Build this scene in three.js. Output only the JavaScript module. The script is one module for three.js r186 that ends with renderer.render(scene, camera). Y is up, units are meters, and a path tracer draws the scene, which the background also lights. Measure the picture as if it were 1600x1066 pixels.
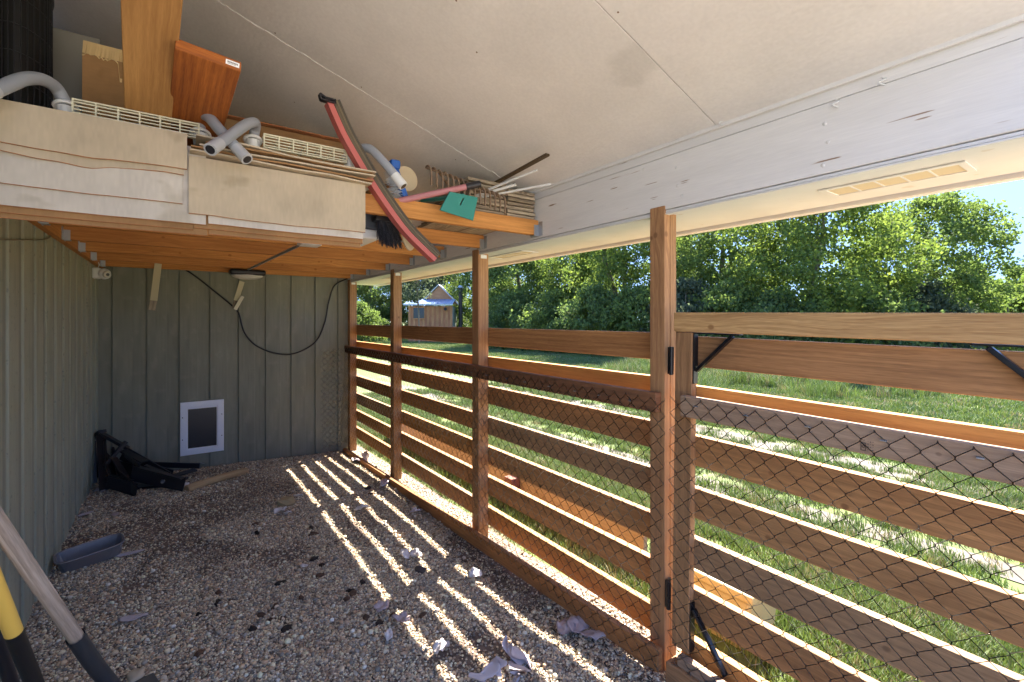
import * as THREE from 'three';
import { RoundedBoxGeometry } from 'three/addons/geometries/RoundedBoxGeometry.js';
import { mergeGeometries } from 'three/addons/utils/BufferGeometryUtils.js';

// ---------------------------------------------------------------- camera, sky, sun, exposure
const scene = new THREE.Scene();
const YAW = 35.5 * Math.PI / 180, SY = Math.sin(YAW), CY = Math.cos(YAW), FOC = 735, EYE = 1.52;
const camera = new THREE.PerspectiveCamera(2 * Math.atan(533 / FOC) * 180 / Math.PI, 1600 / 1066, 0.05, 600);
camera.position.set(0, EYE, 0);
camera.lookAt(SY, EYE, -CY);
camera.setViewOffset(1600, 1066, 0, 33, 1600, 1066);

const SUN = new THREE.Vector3(1, 1.3, -0.5).normalize();
{ // clear summer sky with a soft aureole round the sun
  const W = 512, H = 256, d = new Float32Array(W * H * 4);
  for (let j = 0; j < H; j++) for (let i = 0; i < W; i++) {
    const ph = ((i + 0.5) / W - 0.5) * 2 * Math.PI, th = ((j + 0.5) / H - 0.5) * Math.PI;
    const y = Math.sin(th), x = Math.cos(th) * Math.cos(ph), z = Math.cos(th) * Math.sin(ph);
    const cosS = Math.max(0, x * SUN.x + y * SUN.y + z * SUN.z);
    const e = Math.max(0, y), h = Math.exp(-e * 4.2);
    const halo = 0.12 * Math.pow(cosS, 12) + 0.9 * Math.pow(cosS, 40);
    const o = (j * W + i) * 4;
    d[o] = 0.040 + 0.040 * h + halo; d[o + 1] = 0.080 + 0.042 * h + halo * 0.98; d[o + 2] = 0.20 + 0.01 * h + halo * 0.92; d[o + 3] = 1;
    if (y < 0) { d[o] = 0.12; d[o + 1] = 0.13; d[o + 2] = 0.09; }
  }
  const t = new THREE.DataTexture(d, W, H, THREE.RGBAFormat, THREE.FloatType);
  t.mapping = THREE.EquirectangularReflectionMapping; t.magFilter = THREE.LinearFilter; t.minFilter = THREE.LinearFilter; t.needsUpdate = true;
  scene.background = t; scene.environment = t;
}
const sun = new THREE.DirectionalLight(new THREE.Color(1, 0.95, 0.87), 2.8);
sun.position.copy(SUN).multiplyScalar(60); sun.castShadow = true; sun.shadow.radius = 1; sun.shadow.mapSize.set(4096, 4096);
Object.assign(sun.shadow.camera, { left: -30, right: 30, top: 30, bottom: -30, near: 1, far: 140 });
scene.add(sun, sun.target);

const renderer = new THREE.WebGLRenderer({ antialias: true });
renderer.setSize(1024, 682);
renderer.toneMapping = THREE.LinearToneMapping;
renderer.toneMappingExposure = 12.2;
renderer.shadowMap.enabled = true;

// ---------------------------------------------------------------- helpers
const V = (x, y, z) => new THREE.Vector3(x, y, z);
function rng(a) { return () => { a = (a + 0x6d2b79f5) | 0; let t = Math.imul(a ^ (a >>> 15), 1 | a); t = (t + Math.imul(t ^ (t >>> 7), 61 | t)) ^ t; return ((t ^ (t >>> 14)) >>> 0) / 4294967296; }; }
const R = rng(7), rr = (a, b, r = R) => a + (b - a) * r(), gauss = (r = R) => (r() + r() + r() + r() - 2) * 0.87;
const clamp = (x, a = 0, b = 1) => Math.min(b, Math.max(a, x)), mix = (a, b, t) => a + (b - a) * t, smooth = (a, b, x) => { const t = clamp((x - a) / (b - a)); return t * t * (3 - 2 * t); };
// surveyed points: a sight line from the camera position, cut at a known plane
const ray = (u, v) => { const a = (u - 800) / FOC; return [SY + CY * a, (500 - v) / FOC, -CY + SY * a]; };
const atT = (u, v, t) => { const r = ray(u, v); return V(r[0] * t, EYE + r[1] * t, r[2] * t); };
const onX = (u, v, X) => atT(u, v, X / ray(u, v)[0]);
const onZ = (u, v, Z) => atT(u, v, Z / ray(u, v)[2]);
const onY = (u, v, Y) => atT(u, v, (Y - EYE) / ray(u, v)[1]);
function h2(i, j, s) { let n = Math.imul(i, 374761393) + Math.imul(j, 668265263) + Math.imul(s, 1274126177); n = Math.imul(n ^ (n >>> 13), 1274126177); return ((n ^ (n >>> 16)) >>> 0) / 4294967296; }
function vn(x, y, s = 1, px = 0, py = 0) { // value noise, periodic when px / py are given
  const i = Math.floor(x), j = Math.floor(y), fx = x - i, fy = y - j, a = fx * fx * (3 - 2 * fx), b = fy * fy * (3 - 2 * fy);
  const w = (k, p) => (p ? ((k % p) + p) % p : k);
  return mix(mix(h2(w(i, px), w(j, py), s), h2(w(i + 1, px), w(j, py), s), a), mix(h2(w(i, px), w(j + 1, py), s), h2(w(i + 1, px), w(j + 1, py), s), a), b);
}
const fbm = (x, y, s, px = 0, py = 0, n = 4) => { let t = 0, a = 0.5, k = 1; for (let o = 0; o < n; o++) { t += a * vn(x * k, y * k, s + o * 17, px * k, py * k); a /= 2; k *= 2; } return t / (1 - Math.pow(0.5, n)); };
function tex(W, H, f, srgb = true) {
  const d = new Uint8Array(W * H * 4);
  for (let j = 0; j < H; j++) for (let i = 0; i < W; i++) { const c = f(i / W, j / H), o = (j * W + i) * 4; d[o] = clamp(c[0], 0, 255); d[o + 1] = clamp(c[1], 0, 255); d[o + 2] = clamp(c[2], 0, 255); d[o + 3] = 255; }
  const t = new THREE.DataTexture(d, W, H); t.wrapS = t.wrapT = THREE.RepeatWrapping; t.magFilter = THREE.LinearFilter; t.minFilter = THREE.LinearMipmapLinearFilter; t.generateMipmaps = true;
  if (srgb) t.colorSpace = THREE.SRGBColorSpace; t.needsUpdate = true; return t;
}
const rep = (t, x, y) => { const c = t.clone(); c.repeat.set(x, y); c.needsUpdate = true; return c; };

// ---------------------------------------------------------------- materials
// wood: texture tile is 2.0 m along the grain by 0.28 m across; c0 dark line colour, c1 light ground colour (sRGB bytes)
function woodTex(seed, c0, c1, knots, contrast = 1, blotch = 0.25, wav = 0.10) {
  const kn = []; const r = rng(seed * 31 + 5); for (let k = 0; k < knots; k++) kn.push([r(), r(), rr(0.012, 0.026, r)]);
  const col = [], hgt = [];
  const f = (x, y) => {
    const X = x * 2, Y = y * 0.28; let warp = 0, kd = 0;
    for (const [kx, ky, kr] of kn) {
      let dx = X - kx * 2, dy = Y - ky * 0.28; dx -= Math.round(dx / 2) * 2; dy -= Math.round(dy / 0.28) * 0.28;
      const q = Math.sqrt(dx * dx * 0.25 + dy * dy); warp += Math.exp(-q * q / (kr * kr * 5)) * Math.sign(dy || 1) * 0.016; kd = Math.max(kd, 1 - smooth(kr * 0.25, kr * 0.55, Math.sqrt(dx * dx * 0.6 + dy * dy)));
    }
    const yy = y + warp / 0.28 + wav * (fbm(x * 3, y * 2, seed, 3, 2, 3) - 0.5);
    const ring = 0.5 + 0.5 * Math.sin(2 * Math.PI * (yy * 11 + 0.9 * vn(yy * 9, x * 2, seed + 3, 0, 2)));
    const fine = vn(x * 20, yy * 95, seed + 9, 20, 0) * 0.55 + vn(x * 90, y * 192, seed + 11, 90, 192) * 0.45;
    let g = clamp(0.35 + contrast * (0.20 * (ring - 0.5) + 0.52 * (fine - 0.5)) + blotch * (fbm(x * 5, y * 3, seed + 21, 5, 3, 3) - 0.5) * 2 + 0.25);
    g *= 1 - 0.72 * kd; return g;
  };
  const map = tex(1024, 192, (x, y) => { const g = f(x, y); return [mix(c0[0], c1[0], g), mix(c0[1], c1[1], g), mix(c0[2], c1[2], g)]; });
  const bump = tex(512, 128, (x, y) => { const g = f(x, y) * 255; return [g, g, g]; }, false);
  map.repeat.set(1 / 2, 1 / 0.28); bump.repeat.set(1 / 2, 1 / 0.28);
  return { map, bump };
}
function woodMat(name, seed, c0, c1, knots = 5, o = {}) {
  const { map, bump } = woodTex(seed, c0, c1, knots, o.contrast, o.blotch, o.wav);
  return new THREE.MeshStandardMaterial({ name, map, bumpMap: bump, bumpScale: 0.0012, roughness: o.rough ?? 0.78, metalness: 0 });
}
const std = (name, color, roughness = 0.8, o = {}) => new THREE.MeshStandardMaterial({ name, color: Array.isArray(color) ? new THREE.Color().setRGB(...color) : new THREE.Color(color), roughness, ...o });
const M = {};
M.board = [woodMat('stained board', 11, [120, 82, 46], [200, 150, 96], 5), woodMat('stained board darker', 12, [108, 74, 42], [188, 138, 88], 4), woodMat('stained board red', 13, [124, 82, 45], [206, 152, 94], 6), woodMat('stained board greyer', 41, [112, 84, 56], [186, 148, 106], 6), woodMat('stained board honey', 42, [128, 84, 40], [208, 156, 92], 3)];
M.orange = woodMat('orange board', 14, [146, 92, 38], [216, 156, 84], 4, { contrast: 0.7 });
M.post = [woodMat('post wood', 15, [108, 76, 46], [188, 144, 98], 7), woodMat('post wood redder', 16, [112, 76, 46], [190, 144, 98], 6)];
M.newpine = woodMat('pale pine', 17, [138, 98, 56], [206, 168, 112], 4, { contrast: 1.25, wav: 0.3 });
M.sill = woodMat('sill board', 20, [112, 72, 38], [178, 126, 76], 4);
M.grey = woodMat('weathered rail', 18, [122, 96, 74], [186, 156, 126], 4);
M.rail = woodMat('dark rail', 19, [74, 46, 28], [142, 98, 64], 4);
M.joist = [woodMat('joist pine', 21, [146, 90, 38], [216, 154, 82], 8, { contrast: 0.8 }), woodMat('joist pine amber', 22, [138, 84, 36], [206, 144, 76], 7, { contrast: 0.8 })];
M.plank = woodMat('loose plank', 23, [140, 96, 50], [206, 158, 96], 5, { contrast: 0.7 });
M.redplank = woodMat('red cedar plank', 24, [112, 56, 16], [190, 112, 44], 3, { contrast: 1.1 });
M.slat = woodMat('rough offcut', 25, [92, 80, 64], [184, 168, 142], 5, { contrast: 1.2, blotch: 0.5 });
M.handle = woodMat('weathered handle', 26, [112, 98, 84], [188, 174, 158], 2, { contrast: 1.1, blotch: 0.4 });
M.drift = woodMat('driftwood', 27, [140, 108, 70], [206, 178, 132], 3, { contrast: 0.9 });
{ // rough-sawn painted siding: vertical stretch with slanted saw marks, tile 0.6 x 1.2 m
  const saw = (x, y) => { const a = vn(x * 40, y * 6, 3, 40, 6), b = 0.5 + 0.5 * Math.sin(2 * Math.PI * (y * 150 + x * 14 + 2 * vn(x * 4, y * 5, 8, 4, 5))), p = smooth(0.4, 0.75, fbm(x * 4, y * 4, 5, 4, 4)); return 0.55 * a + 0.45 * b * p; };
  const col = tex(1024, 512, (y, x) => {
    const s = saw(x, y), n = fbm(x * 6, y * 3, 61, 6, 3), w = smooth(0.62, 0.8, fbm(x * 9, y * 14, 71, 9, 14)) * 0.35, k = 0.85 + 0.10 * s + 0.16 * (n - 0.5);
    return [mix(152, 172, w) * k, mix(152, 168, w) * k, mix(133, 150, w) * k];
  });
  const bmp = tex(1024, 256, (y, x) => { const g = saw(x, y) * 255; return [g, g, g]; }, false);
  for (const t of [col, bmp]) t.repeat.set(1 / 1.2, 1 / 0.6);
  const litTaupe = tex(1024, 512, (y, x) => { // side wall taupe faces, lit tone put into the colour, speckled with flaked spots
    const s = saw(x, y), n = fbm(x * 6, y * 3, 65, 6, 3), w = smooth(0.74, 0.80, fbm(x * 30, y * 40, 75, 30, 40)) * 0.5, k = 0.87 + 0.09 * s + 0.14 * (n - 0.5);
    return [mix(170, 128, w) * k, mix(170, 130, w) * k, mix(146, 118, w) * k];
  }); litTaupe.repeat.set(1 / 1.2, 1 / 0.6);
  M.lightened = std('faded taupe siding', '#ffffff', 0.82, { map: litTaupe, bumpMap: bmp, bumpScale: 0.0022 });
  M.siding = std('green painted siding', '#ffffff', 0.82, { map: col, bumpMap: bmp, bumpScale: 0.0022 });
}
M.backing = std('painted sheathing', [0.24, 0.255, 0.205], 0.95);
{ // painted ceiling sheet: fine mottle, faint stains; 2.4 m tile
  const c = tex(1024, 1024, (x, y) => {
    const n = fbm(x * 12, y * 12, 81, 12, 12), m = fbm(x * 3, y * 4, 84, 3, 4), g = vn(x * 300, y * 300, 86, 300, 300); const st = smooth(0.70, 0.82, fbm(x * 7, y * 5, 88, 7, 5)) * 0.10;
    const k = 0.94 + 0.07 * (n - 0.5) + 0.06 * (m - 0.5) + 0.03 * (g - 0.5) - st * 0.6; return [233 * k, 230 * k, (225 - 12 * st) * k];
  });
  const b = tex(512, 512, (x, y) => { const g = 255 * (0.6 * fbm(x * 40, y * 10, 91, 40, 10) + 0.4 * vn(x * 120, y * 60, 93, 120, 60)); return [g, g, g]; }, false);
  c.repeat.set(1 / 2.4, 1 / 2.4); b.repeat.set(1 / 1.2, 1 / 1.2);
  M.ceiling = std('painted ceiling sheet', '#ffffff', 0.75, { map: c, bumpMap: b, bumpScale: 0.0015 });
}
{ // white beam paint, cracked and chipped along the grain; tile 2.4 x 0.3 m
  const chip = (x, y) => { const st = vn(x * 30, y * 24, 101, 30, 24), cr = fbm(x * 10, y * 40, 103, 10, 40); return smooth(0.765, 0.82, st * 0.4 + cr * 0.6); };
  const c = tex(1024, 256, (x, y) => { const k = 0.95 + 0.06 * (fbm(x * 8, y * 8, 105, 8, 8) - 0.5) + 0.03 * (vn(x * 60, y * 120, 107, 60, 120) - 0.5), q = chip(x, y); return [mix(230 * k, 140, q), mix(227 * k, 116, q), mix(222 * k, 92, q)]; });
  const b = tex(1024, 256, (x, y) => { const g = 255 * clamp(0.55 + 0.35 * (vn(x * 40, y * 90, 109, 40, 90) - 0.5) - 0.5 * chip(x, y)); return [g, g, g]; }, false);
  for (const t of [c, b]) t.repeat.set(1 / 2.4, 1 / 0.3);
  M.beam = std('chipped white beam paint', '#ffffff', 0.6, { map: c, bumpMap: b, bumpScale: 0.0006 });
  const s = tex(512, 512, (x, y) => { const k = 0.95 + 0.08 * (fbm(x * 6, y * 6, 111, 6, 6) - 0.5), q = smooth(0.76, 0.8, fbm(x * 14, y * 14, 113, 14, 14)) * 0.3; return [mix(226 * k, 176, q), mix(225 * k, 160, q), mix(221 * k, 136, q)]; });
  M.soffit = std('cream soffit paint', '#ffffff', 0.65, { map: s });
}
{ // cardboard, kraft brown and white-faced
  const fl = (c, amp) => tex(512, 512, (x, y) => { const k = 0.94 + amp * (fbm(x * 8, y * 8, 121, 8, 8) - 0.5) + 0.04 * (vn(x * 160, y * 40, 123, 160, 40) - 0.5), s = smooth(0.70, 0.8, fbm(x * 5, y * 9, 125, 5, 9)) * 0.07; return [c[0] * (k - s), c[1] * (k - s * 1.1), c[2] * (k - s * 1.4)]; });
  M.card = std('pale cardboard', '#ffffff', 0.9, { map: fl([200, 183, 155], 0.14) });
  M.cardWhite = std('white faced cardboard', '#ffffff', 0.85, { map: fl([212, 203, 188], 0.10) });
  M.kraft = std('kraft cardboard', '#ffffff', 0.92, { map: fl([166, 126, 82], 0.2) });
  M.cardEdge = std('cardboard cut edge', '#ffffff', 0.95, { map: fl([178, 118, 76], 0.3) });
}
M.pvc = std('grey plastic tube', '#9a9ea4', 0.38);
M.cream = std('cream plastic', '#d8d2b4', 0.45);
M.whitePlastic = std('white plastic', '#dcdcd8', 0.4);
M.blackPlastic = std('black plastic', '#222126', 0.36);
M.blackSteel = std('black painted steel', '#15161c', 0.35, { metalness: 0.3 });
M.galv = std('galvanised steel', '#a9adb0', 0.42, { metalness: 0.75 });
{ const c = tex(64, 64, (x, y) => { const k = 0.7 + 0.6 * vn(x * 16, y * 16, 131, 16, 16); return [160 * k, 148 * k, 138 * k]; }); M.wire = std('weathered fence wire', '#ffffff', 0.34, { map: c, metalness: 0.7 }); }
M.rust = std('rusty steel', '#86705a', 0.8, { metalness: 0.3 });
M.pan = std('dull baking tin', '#97969a', 0.38, { metalness: 0.7 });
M.cable = std('black cable', '#1a1a1c', 0.5);

function planarUV(g, long = 0, off = [0, 0]) { // uv in metres, u along the long axis
  if (g.index) g = g.toNonIndexed();
  const p = g.attributes.position, uv = new Float32Array(p.count * 2), a = V(), b = V(), c = V(), n = V(), ax = ['x', 'y', 'z'];
  for (let i = 0; i < p.count; i += 3) {
    a.fromBufferAttribute(p, i); b.fromBufferAttribute(p, i + 1); c.fromBufferAttribute(p, i + 2);
    n.copy(b).sub(a).cross(c.clone().sub(a)); const q = [Math.abs(n.x), Math.abs(n.y), Math.abs(n.z)]; const d = q.indexOf(Math.max(...q));
    let U = long, W = [0, 1, 2].find((k) => k !== long && k !== d); if (d === long) { U = (long + 1) % 3; W = (long + 2) % 3; }
    [a, b, c].forEach((v, k) => { uv[(i + k) * 2] = v[ax[U]] + off[0]; uv[(i + k) * 2 + 1] = v[ax[W]] + off[1]; });
  }
  g.setAttribute('uv', new THREE.BufferAttribute(uv, 2)); return g;
}
const rOff = () => [rr(0, 2), rr(0, 0.28)];
// a sawn piece between two corners, edges eased
function boxAt(x0, x1, y0, y1, z0, z1, r = 0.003) {
  const w = x1 - x0, h = y1 - y0, d = z1 - z0, L = w >= h && w >= d ? 0 : h >= d ? 1 : 2;
  const g = r ? new RoundedBoxGeometry(w, h, d, 1, Math.min(r, w * 0.3, h * 0.3, d * 0.3)) : new THREE.BoxGeometry(w, h, d);
  const q = planarUV(g, L, rOff()); q.translate((x0 + x1) / 2, (y0 + y1) / 2, (z0 + z1) / 2); return q;
}
// a bar of section w (sideways) x h (up) from p to q
function barAt(p, q, w, h, r = 0.003, roll = 0, up = V(0, 1, 0)) {
  const d = q.clone().sub(p), L = d.length(); d.normalize(); const s = V().crossVectors(up, d).normalize(), t = V().crossVectors(d, s);
  const g = planarUV(r ? new RoundedBoxGeometry(w, h, L, 1, Math.min(r, w * 0.3, h * 0.3)) : new THREE.BoxGeometry(w, h, L), 2, rOff());
  if (roll) g.rotateZ(roll);
  g.applyMatrix4(new THREE.Matrix4().makeBasis(s, t, d).setPosition(p.clone().add(q).multiplyScalar(0.5))); return g;
}
function tube(pts, r, seg = 24, rad = 8, closed = false) { const c = pts.length === 2 ? new THREE.LineCurve3(pts[0], pts[1]) : new THREE.CatmullRomCurve3(pts, closed, 'centripetal'); return new THREE.TubeGeometry(c, pts.length === 2 ? 1 : seg, r, rad, closed).toNonIndexed(); }
function rod(p, q, r0, r1, n = 10) { const d = q.clone().sub(p), g = new THREE.CylinderGeometry(r1, r0, d.length(), n, 1).toNonIndexed(); g.applyQuaternion(new THREE.Quaternion().setFromUnitVectors(V(0, 1, 0), d.normalize())); g.translate((p.x + q.x) / 2, (p.y + q.y) / 2, (p.z + q.z) / 2); return g; }
// merge any geometries into one
function join(list) { return mergeGeometries(list.map((g) => { const q = g.index ? g.toNonIndexed() : g; for (const k of Object.keys(q.attributes)) if (!['position', 'normal', 'uv'].includes(k)) q.deleteAttribute(k); return q; })); }
const used = new Map();
const numbered = (n) => { const k = used.get(n) ?? 0; used.set(n, k + 1); return k ? n + '_' + String(k).padStart(3, '0') : n; };
function obj(name, geo, mat, parent = scene) {
  const m = new THREE.Mesh(Array.isArray(geo) ? join(geo) : geo, mat); m.name = parent === scene ? numbered(name) : name; m.castShadow = m.receiveShadow = true; parent.add(m); return m;
}
function tag(o, label, category, group, kind) { if (label) o.userData.label = label; if (category) o.userData.category = category; if (group) o.userData.group = group; if (kind) o.userData.kind = kind; return o; }
function thing(name, label, category, pos = [0, 0, 0], group) { const g = new THREE.Group(); g.name = numbered(name); g.position.set(...pos); scene.add(g); return tag(g, label, category, group); }
// children built in world coordinates are shifted to the thing's base
function part(t, name, geo, mat, parent = t) { const g = Array.isArray(geo) ? join(geo) : geo; g.translate(-t.position.x, -t.position.y, -t.position.z); return obj(name, g, mat, parent); }
const struct = (o) => tag(o, null, null, null, 'structure');

// ---------------------------------------------------------------- ground levels
const LEV = [[1.75, -1.35, -0.05], [1.75, -6, -0.15], [0.5, -6.1, -0.11], [0, -6.1, -0.1], [-0.6, -5, 0.03], [-0.6, -5.9, -0.02], [-0.6, -3.9, -0.02], [-0.6, -3, -0.06], [0.5, -3, -0.09], [0.7, -1.8, -0.1], [0, -1.8, -0.08], [1, -4.2, -0.1], [0.2, -4.6, -0.06], [1.75, -3.6, -0.1], [1.2, -2.4, -0.1], [0, 0, -0.06], [1.7, 0, -0.05], [1.1, -5.2, -0.11]];
function gravelY(x, z) { let s = 0, w = 0; for (const [a, b, h] of LEV) { const q = Math.exp(-((x - a) ** 2 + (z - b) ** 2) / 0.55) + 1e-6; s += h * q; w += q; } return s / w + 0.022 * (fbm(x * 2.6, z * 2.6, 201, 0, 0, 3) - 0.5); }
const groundY = (x, z) => { const y = -0.06 - 0.05 * smooth(1.9, 4, x) + 0.06 * (fbm(x * 0.5 + 40, z * 0.5 + 40, 203, 0, 0, 3) - 0.5); return x < 2.7 ? mix(gravelY(x, z) - 0.012, y, smooth(1.95, 2.7, x)) : y; };
function sheet(x0, x1, z0, z1, nx, nz, fy, uvs = 1) {
  const g = new THREE.PlaneGeometry(x1 - x0, z1 - z0, nx, nz); g.rotateX(-Math.PI / 2); g.translate((x0 + x1) / 2, 0, (z0 + z1) / 2);
  const p = g.attributes.position, uv = g.attributes.uv; for (let i = 0; i < p.count; i++) { const x = p.getX(i), z = p.getZ(i); p.setY(i, fy(x, z)); uv.setXY(i, x * uvs, z * uvs); }
  g.computeVertexNormals(); return g;
}
{ // lawn sheet to the horizon; finer near the run
  const lawnTex = tex(1024, 1024, (x, y) => {
    const a = fbm(x * 10, y * 10, 211, 10, 10), b = fbm(x * 60, y * 60, 213, 60, 60, 3), d = smooth(0.50, 0.72, fbm(x * 5, y * 5, 215, 5, 5) * 0.6 + 0.4 * b), k = 0.7 + 0.6 * b;
    return [mix(86, 112, d) * k * (0.8 + 0.4 * a), mix(98, 104, d) * k * (0.8 + 0.4 * a), mix(44, 78, d) * k * (0.8 + 0.4 * a)];
  });
  const m = std('lawn', '#ffffff', 0.95, { map: rep(lawnTex, 1 / 5, 1 / 5) });
  const near = [sheet(1.94, 2.9, -60, 20, 12, 300, groundY), sheet(2.9, 40, -60, 20, 140, 160, groundY)];
  const rest = [[-300, -0.72, -300, 300], [-0.72, 1.96, -300, -6.3], [-0.72, 1.96, 2.5, 300], [40, 300, -300, 300], [1.96, 40, -300, -60], [1.96, 40, 20, 300]].map(([a, b, c, d]) => sheet(a, b, c, d, 6, 6, () => -0.14));
  struct(obj('ground', [...near, ...rest], m));
  const dirt = tex(512, 512, (x, y) => { const b = fbm(x * 40, y * 40, 221, 40, 40, 3), a = fbm(x * 6, y * 6, 223, 6, 6), k = 0.72 + 0.5 * b * a + 0.2 * a; return [100 * k, 92 * k, 80 * k]; });
  const dm = std('packed dirt', '#ffffff', 0.97, { map: rep(dirt, 1 / 1.5, 1 / 1.5) });
  const rut = (cx, w, s) => { // one wheel rut with ragged edges
    const N = 160, pos = [], uv = [], ix = [];
    for (let i = 0; i <= N; i++) { const z = -30 + 36 * i / N; for (let k = 0; k < 5; k++) { const e = (k - 2) / 2, ww = w * (0.7 + 0.7 * vn(z * 1.3, k > 2 ? 3 : 7, s)), x = cx + 0.25 * (vn(z * 0.3, 1, s + 1) - 0.5) + e * ww; pos.push(x, groundY(x, z) + 0.006, z); uv.push(x, z); } }
    for (let i = 0; i < N; i++) for (let k = 0; k < 4; k++) { const a = i * 5 + k; ix.push(a, a + 5, a + 1, a + 1, a + 5, a + 6); }
    const g = new THREE.BufferGeometry(); g.setAttribute('position', new THREE.Float32BufferAttribute(pos, 3)); g.setAttribute('uv', new THREE.Float32BufferAttribute(uv, 2)); g.setIndex(ix); g.computeVertexNormals(); return g;
  };
  struct(obj('dirt_track', [rut(4.35, 0.15, 231), rut(6.3, 0.22, 235)], dm));
  // bare soil bed of the run under the pebbles
  const soil = tex(512, 512, (x, y) => { const b = fbm(x * 50, y * 50, 241, 50, 50, 3), a = fbm(x * 5, y * 5, 243, 5, 5), k = 0.55 + 0.5 * b + 0.3 * (a - 0.5); return [146 * k, 122 * k, 104 * k]; });
  struct(obj('gravel_bed', sheet(-0.72, 1.98, -6.3, 2.5, 90, 260, gravelY), std('brown soil', '#ffffff', 0.98, { map: soil, bumpMap: soil, bumpScale: 0.006 })));
  const bounceTex = tex(256, 256, (x, y) => { const k = 0.8 + 0.4 * fbm(x * 30, y * 30, 251, 30, 30, 3); return [196 * k, 184 * k, 166 * k]; });
  struct(obj('added_bounce_yard', [sheet(-9, -0.74, -2.6, 14, 20, 20, () => -0.05), sheet(-0.74, 9, 2.4, 14, 20, 20, () => -0.05), sheet(2.1, 9, 0.6, 2.4, 10, 6, (x, z) => 0)], std('added pale bounce ground', '#ffffff', 0.95, { map: bounceTex })));  // added unseen pale ground behind the camera, bounces sun in under the roof
}
const RUT = (x, z) => Math.min(Math.abs(x - 4.35) / 0.42, Math.abs(x - 6.3) / 0.5);

// ---------------------------------------------------------------- house walls, ceiling, beam, eave
const BZ = -6.15, LX = -0.65, slope = 0.34, BX = 1.785;
const ceilY = (x) => 2.31 + slope * (1.77 - x);
{
  const w = thing('back_wall', 'dark green rough-sawn board siding wall at the far end of the run', 'wall', [0.55, -0.3, BZ]);
  part(w, 'sheathing', boxAt(-0.9, 1.7, 2.2, 2.34, BZ - 0.1, BZ - 0.022, 0), M.backing); part(w, 'sheathing', boxAt(-0.9, 0.6, 2.34, 2.9, BZ - 0.1, BZ - 0.022, 0), M.backing);
  part(w, 'sheathing', boxAt(-0.9, 1.8685, -0.4, 2.2, BZ - 0.1, BZ - 0.022, 0), M.backing);
  for (let k = -1; k < 10; k++) {
    const x = -0.534 + 0.2745 * k, top = Math.min(ceilY(x + 0.27) - 0.01, 3.2);
    if (x > 1.8) break; if (x + 0.17 < 2.05) part(w, 'siding_board', boxAt(x + 0.010, Math.min(1.8685, x + 0.172), -0.35, top, BZ - 0.022, BZ + rr(-0.001, 0.003), 0.003), M.siding);
    part(w, 'channel_strip', boxAt(x + 0.172, Math.min(1.8685, x + 0.2745), -0.35, top - 0.05, BZ - 0.022, BZ - 0.014 + rr(-0.001, 0.001), 0.001), M.siding);
  }
  const l = thing('side_wall', 'grey green channel siding wall along the left side of the run', 'wall', [LX, -0.3, -3.5]);
  part(l, 'sheathing', boxAt(LX - 0.15, LX - 0.022, -0.4, 3.1, BZ + 0.003, -0.35, 0), M.backing);
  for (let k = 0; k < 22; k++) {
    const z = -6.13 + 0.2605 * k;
    part(l, 'siding_board', boxAt(LX - 0.022, LX + 0.024 + rr(-0.001, 0.001), -0.35, 3.08, z, z + 0.165, 0.004), M.lightened);  // paler colour stands for lit faces beside the shaded strips
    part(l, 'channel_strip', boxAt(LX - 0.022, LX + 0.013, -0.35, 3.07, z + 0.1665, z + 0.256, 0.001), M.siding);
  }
  const wire = tag(obj('wall_cable', tube([onX(-30, 374, LX + 0.03), onX(40, 375, LX + 0.03), onX(74, 373, LX + 0.03), onX(79, 366, LX + 0.03), onX(78, 345, LX + 0.03)], 0.004, 30, 6), std('grey cable', '#8a8470', 0.6)), 'thin grey cable bent along the left wall under the storage rack', 'cable');
}
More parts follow.
